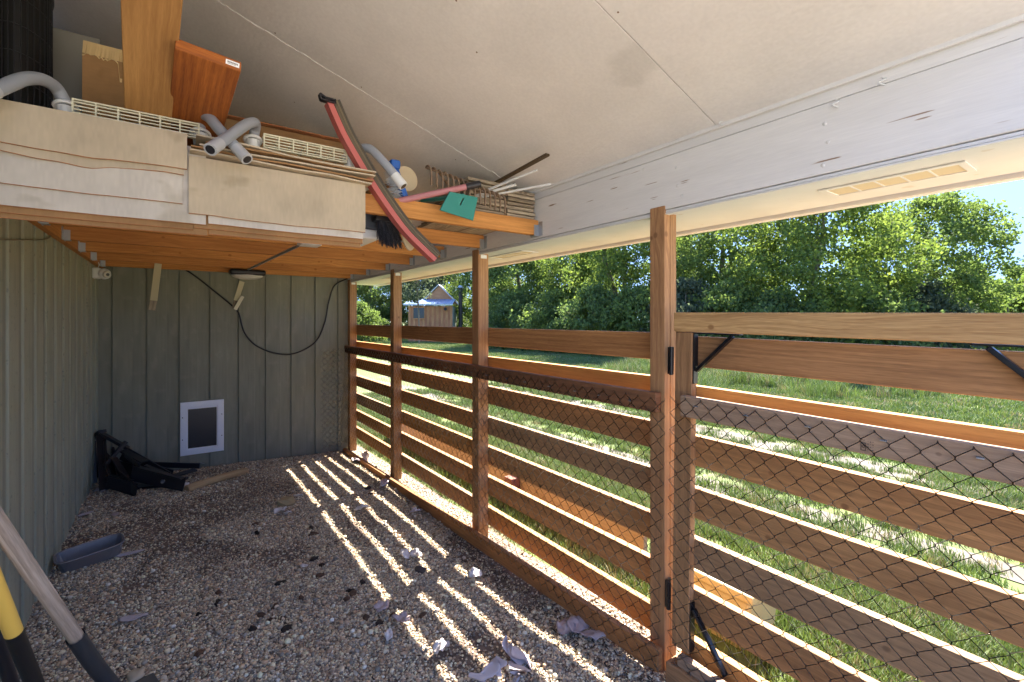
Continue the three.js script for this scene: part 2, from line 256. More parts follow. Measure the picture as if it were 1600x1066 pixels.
{ // sloping ceiling of painted sheets, the roof over it
  const c = new THREE.Group(); c.name = 'ceiling'; struct(c); scene.add(c);
  const seams = [-6.14, -4.775, -3.555, -2.335, -1.07, -0.12]; const X0 = -0.66, X1 = 1.783;
  for (let i = 0; i < seams.length - 1; i++) {
    const z0 = seams[i] + 0.002, z1 = seams[i + 1] - 0.002, g = planarUV(new RoundedBoxGeometry(Math.hypot(X1 - X0, slope * (X1 - X0)), 0.012, z1 - z0, 1, 0.002), 0, [rr(0, 2), rr(0, 2)]);
    g.rotateZ(-Math.atan(slope)); g.translate((X0 + X1) / 2, ceilY((X0 + X1) / 2) + 0.006 + (i % 2) * 0.001, (z0 + z1) / 2); obj('ceiling_panel', g, M.ceiling, c);
  }
  // ragged filler on the seam nearest the rack
  const fil = []; for (let k = 0; k < 60; k++) { const x = mix(X0 + 0.1, X1 - 0.03, k / 60) + rr(-0.01, 0.01), g = new THREE.IcosahedronGeometry(rr(0.004, 0.008), 1); g.scale(rr(1.5, 4.5), 0.35, rr(0.6, 1.2)); g.rotateZ(-Math.atan(slope)); g.translate(x, ceilY(x) - 0.001, -2.335 + rr(-0.006, 0.006)); fil.push(g); }
  { const r = rng(333); for (let k = 0; k < 16; k++) { const x = rr(0.2, 1.7, r), z = k < 9 ? [-2.335, -1.07, -3.555][k % 3] + (r() < 0.5 ? -1 : 1) * 0.03 : rr(-3.4, -0.5, r), g = new THREE.SphereGeometry(0.0042, 6, 5); g.scale(1, 0.4, 1); g.rotateZ(-Math.atan(slope)); g.translate(x, ceilY(x), z); obj('nail_head', g, M.rust, c); } }
  obj('seam_filler', fil, M.ceiling, c);
  const roofG = (() => { const s = new THREE.Shape(); const xa = -1.2, xb = 2.42; s.moveTo(xa, ceilY(xa) + 0.03); s.lineTo(xb, ceilY(xb) + 0.03); s.lineTo(xb, ceilY(xb) + 0.22); s.lineTo(xa, ceilY(xa) + 0.22); s.closePath(); const g = new THREE.ExtrudeGeometry(s, { depth: 6.44, bevelEnabled: false }); g.translate(0, 0, -6.5); return g; })();
  struct(obj('roof', roofG, std('roof shingles', [0.06, 0.055, 0.05], 0.95)));
  const b = thing('eave_beam', 'white painted timber beam with chipped paint carrying the ceiling edge', 'beam', [BX, 2.0, -2.5]);
  part(b, 'main_plank', boxAt(BX, BX + 0.07, 2.015, 2.252, -6.12, -0.1, 0.004), M.beam);
  part(b, 'top_strip', boxAt(BX + 0.006, BX + 0.07, 2.2545, 2.300, -6.12, -0.1, 0.003), M.beam);
  part(b, 'cove_strip', boxAt(BX - 0.010, BX + 0.004, 2.293, 2.312, -6.12, -0.1, 0.004), M.beam);
  for (const [u, v] of [[1289, 193], [1294, 222], [1286, 258], [1056, 262], [1058, 290], [1065, 306], [1005, 265]]) { const p = onX(u, v, BX), g = new THREE.SphereGeometry(0.007, 8, 6); g.scale(0.35, 1, 1); g.translate(p.x, p.y, p.z); part(b, 'nail_head', g, M.beam); }
  for (const [u, v] of [[1128, 186], [1306, 156], [1378, 121]]) { const p = onX(u, v, BX - 0.01); part(b, 'paint_curl', tube([p, p.clone().add(V(-0.004, -0.010, 0.012)), p.clone().add(V(-0.010, -0.016, -0.006)), p.clone().add(V(-0.006, -0.030, 0.010))], 0.0028, 12, 5), M.whitePlastic); }
  const s = thing('eave_soffit', 'cream painted soffit boards under the eave outside the beam', 'soffit', [2.04, 2.01, -2.5]);
  const cuts = [-6.5, -4.95, -2.51, -0.07, 0.02];
  for (let i = 0; i < 4; i++) part(s, 'soffit_panel', boxAt(BX + 0.004, 2.236, 2.002, 2.012, cuts[i] + 0.0015, cuts[i + 1] - 0.0015, 0.002), M.soffit);
  part(s, 'inner_trim', boxAt(BX + 0.001, BX + 0.032, 1.994, 2.0005, -6.5, 0.02, 0.002), M.soffit);
  part(s, 'fascia', boxAt(2.252, 2.292, 1.986, 2.16, -6.5, 0.02, 0.004), M.soffit);
  const vent = (z0, z1, x0, x1) => {
    const f = part(s, 'vent', [boxAt(x0 - 0.02, x1 + 0.02, 1.996, 2.0005, z0 - 0.02, z0, 0.001), boxAt(x0 - 0.02, x1 + 0.02, 1.996, 2.0005, z1, z1 + 0.02, 0.001), boxAt(x0 - 0.02, x0, 1.996, 2.0005, z0, z1, 0.001), boxAt(x1, x1 + 0.02, 1.996, 2.0005, z0, z1, 0.001)], M.soffit);
    part(s, 'vent_screen', boxAt(x0, x1, 1.9992, 2.001, z0, z1, 0), std('dusty vent screen', '#cdbf9f', 0.9), f);
    for (let k = 1; k < 5; k++) { const z = mix(z0, z1, k / 5); part(s, 'vent_bar', boxAt(x0, x1, 1.9975, 1.9988, z - 0.003, z + 0.003, 0), M.soffit, f); }
  };
  vent(-0.74, -0.38, 1.955, 2.065); vent(-3.02, -2.62, 1.955, 2.065); vent(-5.3, -4.9, 1.955, 2.065);
}
{ // dog door
  const d = thing('dog_door', 'white framed dog door with dark smoked flap low in the green back wall', 'dog door', [0.23, 0.07, BZ]);
  const x0 = 0.035, x1 = 0.425, y0 = 0.07, y1 = 0.632, zf = BZ + 0.024, b = 0.052;
  const wp = std('white door frame', '#e9ecf2', 0.4);
  const fr = part(d, 'frame', (() => { const s = new THREE.Shape([[x0, y0], [x1, y0], [x1, y1], [x0, y1]].map((q) => new THREE.Vector2(...q))); s.holes.push(new THREE.Path([[x0 + b, y0 + b], [x0 + b, y1 - b], [x1 - b, y1 - b], [x1 - b, y0 + b]].map((q) => new THREE.Vector2(...q)))); const g = new THREE.ExtrudeGeometry(s, { depth: 0.012, bevelEnabled: true, bevelThickness: 0.004, bevelSize: 0.004, bevelSegments: 2 }); g.translate(0, 0, BZ + 0.008); return g; })(), wp);
  for (const [i, j] of [[0, 0.3], [0, 0.72], [1, 0.3], [1, 0.72]]) { const g = new THREE.CylinderGeometry(0.005, 0.005, 0.003, 10); g.rotateX(Math.PI / 2); g.translate(i ? x1 - 0.016 : x0 + 0.016, mix(y0, y1, j), BZ + 0.0265); part(d, 'screw', g, M.blackSteel, fr); }
  part(d, 'inner_lip', [boxAt(x0 + b, x0 + b + 0.012, y0 + b, y1 - b, BZ + 0.004, BZ + 0.019, 0.002), boxAt(x1 - b - 0.012, x1 - b, y0 + b, y1 - b, BZ + 0.004, BZ + 0.019, 0.002), boxAt(x0 + b + 0.012, x1 - b - 0.012, y0 + b, y0 + b + 0.012, BZ + 0.004, BZ + 0.019, 0.002), boxAt(x0 + b + 0.012, x1 - b - 0.012, y1 - b - 0.022, y1 - b, BZ + 0.004, BZ + 0.02, 0.002)], wp);
  part(d, 'flap', boxAt(x0 + b + 0.014, x1 - b - 0.014, y0 + b + 0.014, y1 - b - 0.024, BZ + 0.004, BZ + 0.009, 0.002), std('smoked vinyl flap', '#2b2a30', 0.28));
}
// ---------------------------------------------------------------- board fence
const PX = 1.78, TOPS = [1.460, 1.247, 1.032, 0.806, 0.587, 0.368, 0.144];
// chain link: zigzag wires hooked into one another, hung on a sheet x = f(y, z)
function chainLink(z0, z1, y0, y1, fx, D = 0.073, r = 0.0012, axis = 0, cut = null) {
  const p = D / 2, n = Math.round((z1 - z0) / p), m = Math.round((y1 - y0) / p), pos = [], nor = [], uv = [], ix = []; const q = V(), t = V(), a = V(), b = V(), SIDE = 5;
  for (let k = 0; k < n; k++) {
    const zc = z0 + (k + 0.5) * p; let base = -1;
    for (let i = 0; i <= m; i++) {
      const sgn = (i + k) % 2 ? 1 : -1, wob = 0.004 * (vn(k * 0.3, i * 0.4, 301) - 0.5), y = y1 - i * p + wob, z = zc + sgn * (p / 2 + 0.0022) + 0.004 * (vn(k * 0.25, i * 0.25, 303) - 0.5);
      for (const e of [-1, 1]) { // two rings at each knuckle give the bend and the hooked twist
        const yy = y - e * p * 0.07, zz = z - sgn * p * 0.035, xx = fx(yy, zz) + sgn * e * 0.0016 * (k % 2 ? 1 : -1);
        const dirZ = e < 0 ? sgn : -sgn; t.set(0, -1, dirZ * (i === 0 && e < 0 ? 1 : 1)).normalize(); a.set(1, 0, 0); b.crossVectors(t, a);
        const s = pos.length / 3;
        for (let c = 0; c < SIDE; c++) { const an = c / SIDE * 2 * Math.PI; const nx = Math.cos(an), ny = b.y * Math.sin(an), nz = b.z * Math.sin(an); pos.push(xx + r * nx, yy + r * ny, zz + r * nz); nor.push(nx, ny, nz); uv.push(c / SIDE, i * 0.5 + k * 0.13); }
        if (base >= 0) for (let c = 0; c < SIDE; c++) { const d = (c + 1) % SIDE; ix.push(base + c, s + c, base + d, base + d, s + c, s + d); }
        base = s;
      }
    }
  }
  const g = new THREE.BufferGeometry(); g.setAttribute('position', new THREE.Float32BufferAttribute(pos, 3)); g.setAttribute('normal', new THREE.Float32BufferAttribute(nor, 3)); g.setAttribute('uv', new THREE.Float32BufferAttribute(uv, 2)); g.setIndex(ix); return g.toNonIndexed();
}
const meshX = (y, z) => 1.692 + 0.040 * smooth(0.08, 1.0, y) + 0.034 * (vn(y * 2.2, z * 1.3, 311) - 0.62) * smooth(0, 0.25, y) * (1 - smooth(0.85, 1.1, y));
{
  const f = thing('board_fence', 'brown horizontal board fence with chain link mesh along the right side of the run', 'fence', [PX, 0, -3.7]);
  const posts = [[-1.40, -1.318, 0], [-3.006, -2.915, 1], [-4.64, -4.55, 0], [-6.11, -6.02, 1]];
  posts.forEach(([z0, z1, m], i) => {
    if (i === 0) { part(f, 'post', boxAt(PX, PX + 0.041, -0.15, 2.034, z0, z1, 0.005), M.post[1]); part(f, 'post', boxAt(PX + 0.0425, PX + 0.088, -0.15, 2.030, z0, z1, 0.005), M.post[0]); }
    else part(f, 'post', boxAt(PX, PX + 0.088, -0.3, 2.034, z0, z1, 0.005), M.post[m]);
    if (i === 0) return; const strap = []; strap.push(boxAt(PX + 0.02, PX + 0.07, 1.968, 1.993, z1, z1 + 0.003, 0)); part(f, 'post_bracket', strap, M.whitePlastic);
  });
  const zs = [-6.27, -4.60, -2.96, -1.33];
  TOPS.forEach((top, r) => { for (let b = 0; b < 3; b++) { const dy = rr(-0.003, 0.003); part(f, 'board', boxAt(PX + 0.0895, PX + 0.1275 + rr(-0.001, 0.001), top - 0.130 + dy, top + dy, zs[b] + 0.002, zs[b + 1] - 0.002, 0.004), r === 1 ? M.orange : M.board[(r * 2 + b) % 5]); } });
  part(f, 'mesh_rail', boxAt(PX - 0.0395, PX - 0.0015, 1.105, 1.194, -6.12, -1.335, 0.004), M.rail);
  { const g = barAt(V(1.724, -0.145, -6.05), V(1.724, 0.028, -1.30), 0.038, 0.095, 0.005); part(f, 'sill_board', g, M.sill); }
  part(f, 'wire_mesh', chainLink(-6.10, -1.285, 0.005, 1.172, (y, z) => meshX(y, z)), M.wire);
  // the last of the fabric turned along the wall
  { const g = chainLink(-0.26, 0, -0.1, 1.15, () => 0); g.rotateY(Math.PI / 2); g.translate(1.72, 0, BZ + 0.042); part(f, 'wire_mesh', g, M.wire); }
  for (let k = 0; k < 22; k++) { const z = -5.9 + 4.45 * k / 21 + rr(-0.03, 0.03); part(f, 'staple', boxAt(PX - 0.051, PX - 0.039, 1.138, 1.142, z - 0.006, z + 0.006, 0.001), M.galv); }
  // the boards go on past the gate
  const f2 = thing('board_fence', 'brown board fence beyond the latch side of the gate', 'fence', [PX, 0, 0.6]);
  part(f2, 'post', boxAt(PX, PX + 0.088, -0.15, 2.03, -0.02, 0.07, 0.005), M.post[0]);
  TOPS.forEach((top, r) => part(f2, 'board', boxAt(PX + 0.0895, PX + 0.1275, top - 0.130, top, -0.02, 1.3, 0.004), r === 1 ? M.orange : M.board[r % 5]));
}
{ // gate, hung a little low at the latch end
  const g = thing('run_gate', 'wooden board gate with chain link, black hinges and corner braces', 'gate', [PX, 0, -1.285]);
  const Z0 = -1.283, Z1 = -0.06;
  part(g, 'stile', boxAt(PX, PX + 0.038, 0.09, 1.468, Z0, Z0 + 0.083, 0.004), M.post[0]);
  part(g, 'stile', boxAt(PX, PX + 0.038, 0.09, 1.468, Z1 - 0.083, Z1, 0.004), M.post[1]);
  part(g, 'top_rail', boxAt(PX - 0.008, PX + 0.030, 1.4695, 1.553, Z0 - 0.004, Z1, 0.005), M.newpine);
  part(g, 'middle_rail', boxAt(PX - 0.0395, PX - 0.0015, 1.112, 1.200, Z0 + 0.055, Z1, 0.004), M.grey);
  part(g, 'bottom_rail', boxAt(PX - 0.0395, PX - 0.0015, 0.0, 0.088, Z0 + 0.055, Z1, 0.004), M.grey);
  TOPS.forEach((top, r) => part(g, 'board', boxAt(PX + 0.0395, PX + 0.0775, top - 0.130 - 0.010, top - 0.010, Z0 + 0.02, Z1, 0.004), r === 1 ? M.orange : M.board[(r * 3 + 1) % 5]));
  part(g, 'wire_mesh', chainLink(Z0 + 0.012, Z1, 0.03, 1.192, (y, z) => 1.7335 + 0.006 * (vn(y * 3, z * 3, 321) - 0.5)), M.wire);
  for (let k = 0; k < 6; k++) { const z = -1.15 + k * 0.21; part(g, 'staple', boxAt(PX - 0.051, PX - 0.039, 1.165, 1.169, z - 0.008, z + 0.008, 0.001), M.galv); }
  for (const y of [1.34, 0.30]) { const h = part(g, 'hinge', [boxAt(PX + 0.004, PX + 0.034, y - 0.06, y + 0.06, Z0 - 0.034, Z0 - 0.030, 0.001), rod(V(PX - 0.006, y - 0.062, Z0 - 0.015), V(PX - 0.006, y + 0.062, Z0 - 0.015), 0.009, 0.009, 10), boxAt(PX - 0.006, PX - 0.002, y - 0.06, y + 0.06, Z0 - 0.034, Z0 - 0.004, 0.001)], M.blackSteel); }
  for (const e of [0, 1]) { // L-shaped corner braces inside the top corners
    const zc = e ? Z1 - 0.085 : Z0 + 0.085, s = e ? -1 : 1, x = PX + 0.004;
    part(g, 'corner_brace', [boxAt(x, x + 0.03, 1.25, 1.467, Math.min(zc, zc + s * 0.005), Math.max(zc, zc + s * 0.005), 0.001), boxAt(x, x + 0.03, 1.463, 1.468, Math.min(zc + s * 0.006, zc + s * 0.20), Math.max(zc + s * 0.006, zc + s * 0.20), 0.001), barAt(V(x + 0.015, 1.305, zc + s * 0.008), V(x + 0.015, 1.459, zc + s * 0.165), 0.022, 0.014, 0.002)], M.blackSteel);
    if (!e) part(g, 'corner_brace', [boxAt(x, x + 0.03, 0.10, 0.31, zc, zc + 0.005, 0.001), barAt(V(x + 0.015, 0.285, zc + 0.008), V(x + 0.015, 0.09, zc + 0.155), 0.022, 0.014, 0.002)], M.blackSteel);
  }
  { // grade stamp printed on the middle rail
    const c = document.createElement('canvas'); c.width = 128; c.height = 128; const k = c.getContext('2d'); k.fillStyle = '#000'; k.fillRect(0, 0, 128, 128); k.strokeStyle = '#fff'; k.lineWidth = 7; k.strokeRect(16, 44, 34, 66); k.beginPath(); k.arc(33, 77, 9, 0, 7); k.stroke(); k.fillStyle = '#fff'; for (let i = 0; i < 3; i++) for (let j = 0; j < 4; j++) k.fillRect(64 + i * 18, 20 + j * 24, 9, 4 + (i * 7 + j * 5) % 12); k.fillRect(20, 16, 24, 6);
    const t = new THREE.CanvasTexture(c); const pl = new THREE.PlaneGeometry(0.045, 0.045); pl.rotateY(-Math.PI / 2); const p = onX(1346, 690, PX - 0.0402); pl.translate(p.x, p.y, p.z);
    part(g, 'grade_stamp', pl, std('stamp ink', '#2a1a14', 0.9, { alphaMap: t, transparent: true, opacity: 0.7 }));
  }
  g.rotation.x = 0.014;
}
{
  const t = tag(obj('threshold_plank', boxAt(1.72, 1.90, -0.06, 0.045, -1.27, 0.4, 0.006), M.post[1]), 'heavy brown threshold plank on the ground under the gate', 'plank');
}

// ---------------------------------------------------------------- pebbles
const mtx = new THREE.Matrix4(), qt = new THREE.Quaternion(), eu = new THREE.Euler();
function lump(seed, detail, sx, sy, sz, amp) { const g = new THREE.IcosahedronGeometry(1, detail), p = g.attributes.position; for (let i = 0; i < p.count; i++) { const x = p.getX(i), y = p.getY(i), z = p.getZ(i), k = 1 + amp * (vn(x * 1.6 + 9, y * 1.6 + z * 1.3 + 9, seed) - 0.5) * 2; p.setXYZ(i, x * k * sx, y * k * sy, z * k * sz); } const w = mergeSmooth(g); return w; }
function mergeSmooth(g) { const p = g.attributes.position, map = new Map(), nn = []; g.computeVertexNormals(); const n = g.attributes.normal; const key = (i) => [p.getX(i), p.getY(i), p.getZ(i)].map((q) => Math.round(q * 1e4)).join(','); for (let i = 0; i < p.count; i++) { const k = key(i), a = map.get(k) ?? V(); a.add(V(n.getX(i), n.getY(i), n.getZ(i))); map.set(k, a); } for (let i = 0; i < p.count; i++) { const a = map.get(key(i)).clone().normalize(); n.setXYZ(i, a.x, a.y, a.z); } return g; }
{
  const r = rng(401), PAL = [[0.42, 0.36, 0.29], [0.36, 0.31, 0.26], [0.27, 0.25, 0.24], [0.20, 0.20, 0.21], [0.48, 0.42, 0.34], [0.30, 0.22, 0.17], [0.24, 0.19, 0.16], [0.55, 0.50, 0.43], [0.16, 0.15, 0.15], [0.36, 0.27, 0.20]];
  const geos = [lump(1, 1, 1, 0.66, 0.8, 0.16), lump(2, 1, 1, 0.55, 0.72, 0.22), lump(3, 1, 1, 0.75, 0.9, 0.2)], N = 74000, c = new THREE.Color();
  const mat = std('pebble', '#ffffff', 0.72);
  geos.forEach((g, gi) => {
    const im = new THREE.InstancedMesh(g, mat, N); let k = 0;
    while (k < N) {
      const x = rr(-0.66, 1.95, r), z = rr(-6.13, -0.7, r); if (x > 1.72 && r() < 0.35) continue;
      const bare = smooth(0.54, 0.70, fbm(x * 1.7 + 3, z * 1.7, 405, 0, 0, 3) + 0.06 * Math.exp(-((x - 1.25) ** 2 + (z + 1.9) ** 2) / 0.15) + 0.10 * Math.exp(-((x + 0.3) ** 2 + (z + 4.35) ** 2) / 0.1)); if (r() < bare * 0.8) continue;
      let s = 0.0036 + 0.0037 * Math.pow(r(), 1.6); if (r() < 0.05) s *= rr(1.5, 2.2, r);
      eu.set(gauss(r) * 0.5, r() * 6.28, gauss(r) * 0.5); qt.setFromEuler(eu);
      mtx.compose(V(x, gravelY(x, z) + s * rr(0.15, 1.15, r), z), qt, V(s, s, s)); im.setMatrixAt(k, mtx);
      const q = PAL[Math.floor(r() * PAL.length)], f = rr(0.62, 1.4, r); im.setColorAt(k, c.setRGB(Math.min(0.8, q[0] * f * 1.6), Math.min(0.74, q[1] * f * 1.45), Math.min(0.62, q[2] * f * 1.14))); k++;
    }
    im.name = numbered('gravel_pebbles'); im.castShadow = im.receiveShadow = true; tag(im, ['loose rounded tan pebbles covering the floor of the run', 'loose flat grey pebbles mixed over the floor of the run', 'loose plump brown pebbles mixed over the floor of the run'][gi], 'gravel', null, 'stuff'); scene.add(im);
  });
}
{ // straw, leaf crumbs and chips among the pebbles
  const r = rng(431), g = new THREE.BoxGeometry(1, 0.10, 0.22), N = 3800, im = new THREE.InstancedMesh(g, std('straw and leaf crumbs', '#ffffff', 0.95), N), c = new THREE.Color();
  for (let k = 0; k < N; k++) { const e = r() < 0.5, x = e ? 1.7 - Math.abs(gauss(r)) * 0.25 : rr(-0.6, 1.7, r), z = rr(-6.1, -0.9, r), s = rr(0.008, 0.026, r); eu.set(gauss(r) * 0.25, r() * 6.28, gauss(r) * 0.35); qt.setFromEuler(eu); mtx.compose(V(x, gravelY(x, z) + 0.010 + s * 0.1, z), qt, V(s, s, s)); im.setMatrixAt(k, mtx); const f = rr(0.5, 1.2, r); im.setColorAt(k, r() < 0.5 ? c.setRGB(0.10 * f, 0.065 * f, 0.04 * f) : c.setRGB(0.34 * f, 0.26 * f, 0.15 * f)); }
  im.name = 'litter_crumbs'; im.castShadow = im.receiveShadow = true; tag(im, 'straw, dry leaf crumbs and wood chips scattered over the gravel', 'litter', null, 'stuff'); scene.add(im);
}
// ---------------------------------------------------------------- grass
{
  const r = rng(501), blade = (n, h, w, spread) => { const pos = []; for (let k = 0; k < n; k++) { const a = r() * 6.28, d = r() * spread, x = Math.cos(a) * d, z = Math.sin(a) * d, L = h * rr(0.6, 1.1, r), b = r() * 6.28, bx = Math.cos(b), bz = Math.sin(b), lean = rr(0.15, 0.6, r) * L, wx = -bz * w, wz = bx * w; pos.push(x - wx, 0, z - wz, x + wx, 0, z + wz, x + bx * lean * 0.35 + wx * 0.7, L * 0.6, z + bz * lean * 0.35 + wz * 0.7, x - wx, 0, z - wz, x + bx * lean * 0.35 + wx * 0.7, L * 0.6, z + bz * lean * 0.35 + wz * 0.7, x + bx * lean * 0.35 - wx * 0.7, L * 0.6, z + bz * lean * 0.35 - wz * 0.7, x + bx * lean * 0.35 - wx * 0.7, L * 0.6, z + bz * lean * 0.35 - wz * 0.7, x + bx * lean * 0.35 + wx * 0.7, L * 0.6, z + bz * lean * 0.35 + wz * 0.7, x + bx * lean, L, z + bz * lean); } const g = new THREE.BufferGeometry(); g.setAttribute('position', new THREE.Float32BufferAttribute(pos, 3)); g.computeVertexNormals(); return g; };
  const mat = new THREE.MeshPhysicalMaterial({ name: 'grass blade', color: '#ffffff', roughness: 0.9, transmission: 0.25, thickness: 0, side: THREE.DoubleSide });
  const c = new THREE.Color();
  const field = (g, N, label, pick, hs) => {
    const im = new THREE.InstancedMesh(g, mat, N); let k = 0, guard = 0;
    while (k < N && guard++ < N * 30) { const q = pick(); if (!q) continue; const [x, z, s] = q; qt.setFromAxisAngle(V(0, 1, 0), r() * 6.28); mtx.compose(V(x, groundY(x, z) - 0.004, z), qt, V(s, s * rr(0.7, 1.3, r), s)); im.setMatrixAt(k, mtx); const d = r(), f = rr(0.7, 1.15, r); im.setColorAt(k, d < 0.12 ? c.setRGB(0.25 * f, 0.21 * f, 0.09 * f) : c.setRGB(mix(0.085, 0.155, d) * f, mix(0.145, 0.205, d) * f, mix(0.022, 0.038, d) * f)); k++; }
    im.count = k; im.name = numbered('grass'); im.castShadow = im.receiveShadow = true; tag(im, label, 'grass', null, 'stuff'); scene.add(im);
  };
  const lawn = (x, z) => smooth(0.26, 0.46, fbm(x * 1.1 + 7, z * 0.9, 511, 0, 0, 3)) * Math.max(0.16 * smooth(0.45, 0.6, vn(x * 4, z * 2.5, 513)), smooth(0.65, 1.3, RUT(x, z) + 0.7 * (vn(x * 3, z * 3, 515) - 0.5)));
  field(blade(30, 0.062, 0.0036, 0.10), 60000, 'short patchy grass beside the fence and between the dirt ruts', () => { const x = rr(2.05, 9, r), z = rr(-10, 0.6, r); return r() < lawn(x, z) * (x < 2.6 ? 0.5 : 1) + 0.04 ? [x, z, rr(0.6, 1.25, r)] : null; });
  field(blade(34, 0.075, 0.008, 0.24), 55000, 'mown lawn stretching towards the trees', () => { const x = rr(6.5, 28, r), z = rr(-44, 1, r); if (x < 9 && z > -10) return r() < 0.5 * smooth(0.8, 1.4, RUT(x, z)) ? [x, z, rr(0.5, 1.1, r)] : null; return RUT(x, z) < 1 ? null : [x, z, rr(0.6, 1.3, r)]; });
  field(blade(16, 0.34, 0.006, 0.14), 12000, 'tall unmown grass along the foot of the trees', () => { const u = rr(950, 1700, r), t = rr(9.5, 19, r); const w = ray(u, 500); return r() < smooth(9, 13, t) * smooth(0.35, 0.6, vn(u * 0.02, t * 0.8, 521)) ? [w[0] * t, w[2] * t, rr(0.5, 1.2, r)] : null; });
}
// ---------------------------------------------------------------- trees
const barkTex = tex(128, 256, (x, y) => { const k = 0.6 + 0.6 * fbm(x * 10, y * 5, 601, 10, 5); return [124 * k, 112 * k, 94 * k]; });
const bark = std('grey bark', '#ffffff', 0.95, { map: barkTex });
const leafG = (() => { const g = new THREE.BufferGeometry(); g.setAttribute('position', new THREE.Float32BufferAttribute([0, 0, 0, 0.36, 0.5, 0.10, 0, 1, 0, 0, 0, 0, 0, 1, 0, -0.36, 0.5, 0.10], 3)); g.computeVertexNormals(); return g; })();
const needleG = (() => { const g = new THREE.BufferGeometry(); g.setAttribute('position', new THREE.Float32BufferAttribute([-0.10, 0, 0, 0.10, 0, 0, 0, 1, 0, 0, 0.2, -0.12, 0, 0.2, 0.12, 0, 1, 0], 3)); g.computeVertexNormals(); return g; })();
const leafM = new THREE.MeshPhysicalMaterial({ name: 'leaf', color: '#ffffff', roughness: 0.85, specularIntensity: 0.25, transmission: 0.64, thickness: 0, side: THREE.DoubleSide });
// o: base [x, z], h height, r crown radius, low crown foot height, leaf size, n leaves, col, dark, clumps, cone
function plant(name, label, category, group, o) {
  const r = rng(o.seed), y0 = groundY(o.x, o.z) - 0.05, t = thing(name, label, category, [o.x, y0, o.z], group), limbs = [], ends = [], H = o.h, low = o.low;
  const lk = o.cone ? 0 : 0.04, lean = V(rr(-lk, lk, r) * H, 0, rr(-lk, lk, r) * H), top = V(lean.x, H * 0.93, lean.z), stems = o.stems ?? 1;
  for (let s = 0; s < stems; s++) { const off = stems > 1 ? V(gauss(r) * o.r * 0.35, 0, gauss(r) * o.r * 0.35) : V(); const tr = o.trunk ?? H * 0.016; limbs.push(tube([V(off.x * 0.3, 0, off.z * 0.3), V(off.x * 0.6 + rr(-0.1, 0.1, r), H * 0.35, off.z * 0.6 + rr(-0.1, 0.1, r)), V(off.x + lean.x, H * 0.66, off.z + lean.z)], tr, 8, 7)); limbs.push(rod(V(off.x + lean.x, H * 0.655, off.z + lean.z), V(off.x + top.x, top.y * rr(0.85, 1, r), off.z + top.z), tr, tr * 0.25, 6)); }
  for (let k = 0; k < o.clumps; k++) {
    const f = Math.pow(r(), o.cone ? 1.5 : 0.85), y = mix(low, H, f), prof = o.cone ? 1 - f * 0.93 : Math.sqrt(Math.max(0.06, 1 - Math.pow((f - (o.mid ?? 0.42)) / 0.62, 2))), a = r() * 6.283, d = o.r * prof * Math.pow(r(), 0.45) * (0.72 + 0.5 * vn(a * 1.3, f * 4, o.seed));
    const e = V(Math.cos(a) * d + lean.x * f, y, Math.sin(a) * d + lean.z * f); ends.push(e);
    if (k < 26 && d > 0.3) { const st = V(lean.x * f * 0.8, Math.min(H * 0.76, Math.max(0.1, y - d * (o.cone ? -0.12 : 0.55))), lean.z * f * 0.8); limbs.push(rod(st, e, Math.max(0.012, H * 0.0045), 0.005, 5)); }
  }
  obj('trunk', limbs, bark, t);
  const im = new THREE.InstancedMesh(o.cone ? needleG : leafG, leafM, o.n), c = new THREE.Color(), cr = o.clump ?? 0.5;
  for (let k = 0; k < o.n; k++) {
    const e = ends[Math.floor(r() * ends.length)], p = V(e.x + gauss(r) * cr, e.y + gauss(r) * cr * 0.7, e.z + gauss(r) * cr); if (p.y < 0.04) p.y = rr(0.04, 0.4, r);
    eu.set(r() * 6.28, r() * 6.28, r() * 6.28); qt.setFromEuler(eu); const s = o.leaf * rr(0.6, 1.25, r); mtx.compose(p, qt, V(s, s, s)); im.setMatrixAt(k, mtx);
    const m = r(), f = rr(0.75, 1.25, r); im.setColorAt(k, c.setRGB(mix(o.dark[0], o.col[0], m) * f, mix(o.dark[1], o.col[1], m) * f, mix(o.dark[2], o.col[2], m) * f));
  }
  im.name = 'crown'; im.castShadow = im.receiveShadow = true; im.userData.kind = 'stuff'; t.add(im); return t;
}
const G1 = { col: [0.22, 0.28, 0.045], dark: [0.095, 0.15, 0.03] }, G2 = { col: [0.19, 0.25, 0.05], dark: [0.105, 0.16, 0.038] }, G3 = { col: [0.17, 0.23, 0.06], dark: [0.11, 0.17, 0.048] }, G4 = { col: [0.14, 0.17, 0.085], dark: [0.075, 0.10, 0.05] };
const bush = (u, t) => { const w = ray(u, 500); return { x: w[0] * t, z: w[2] * t }; };
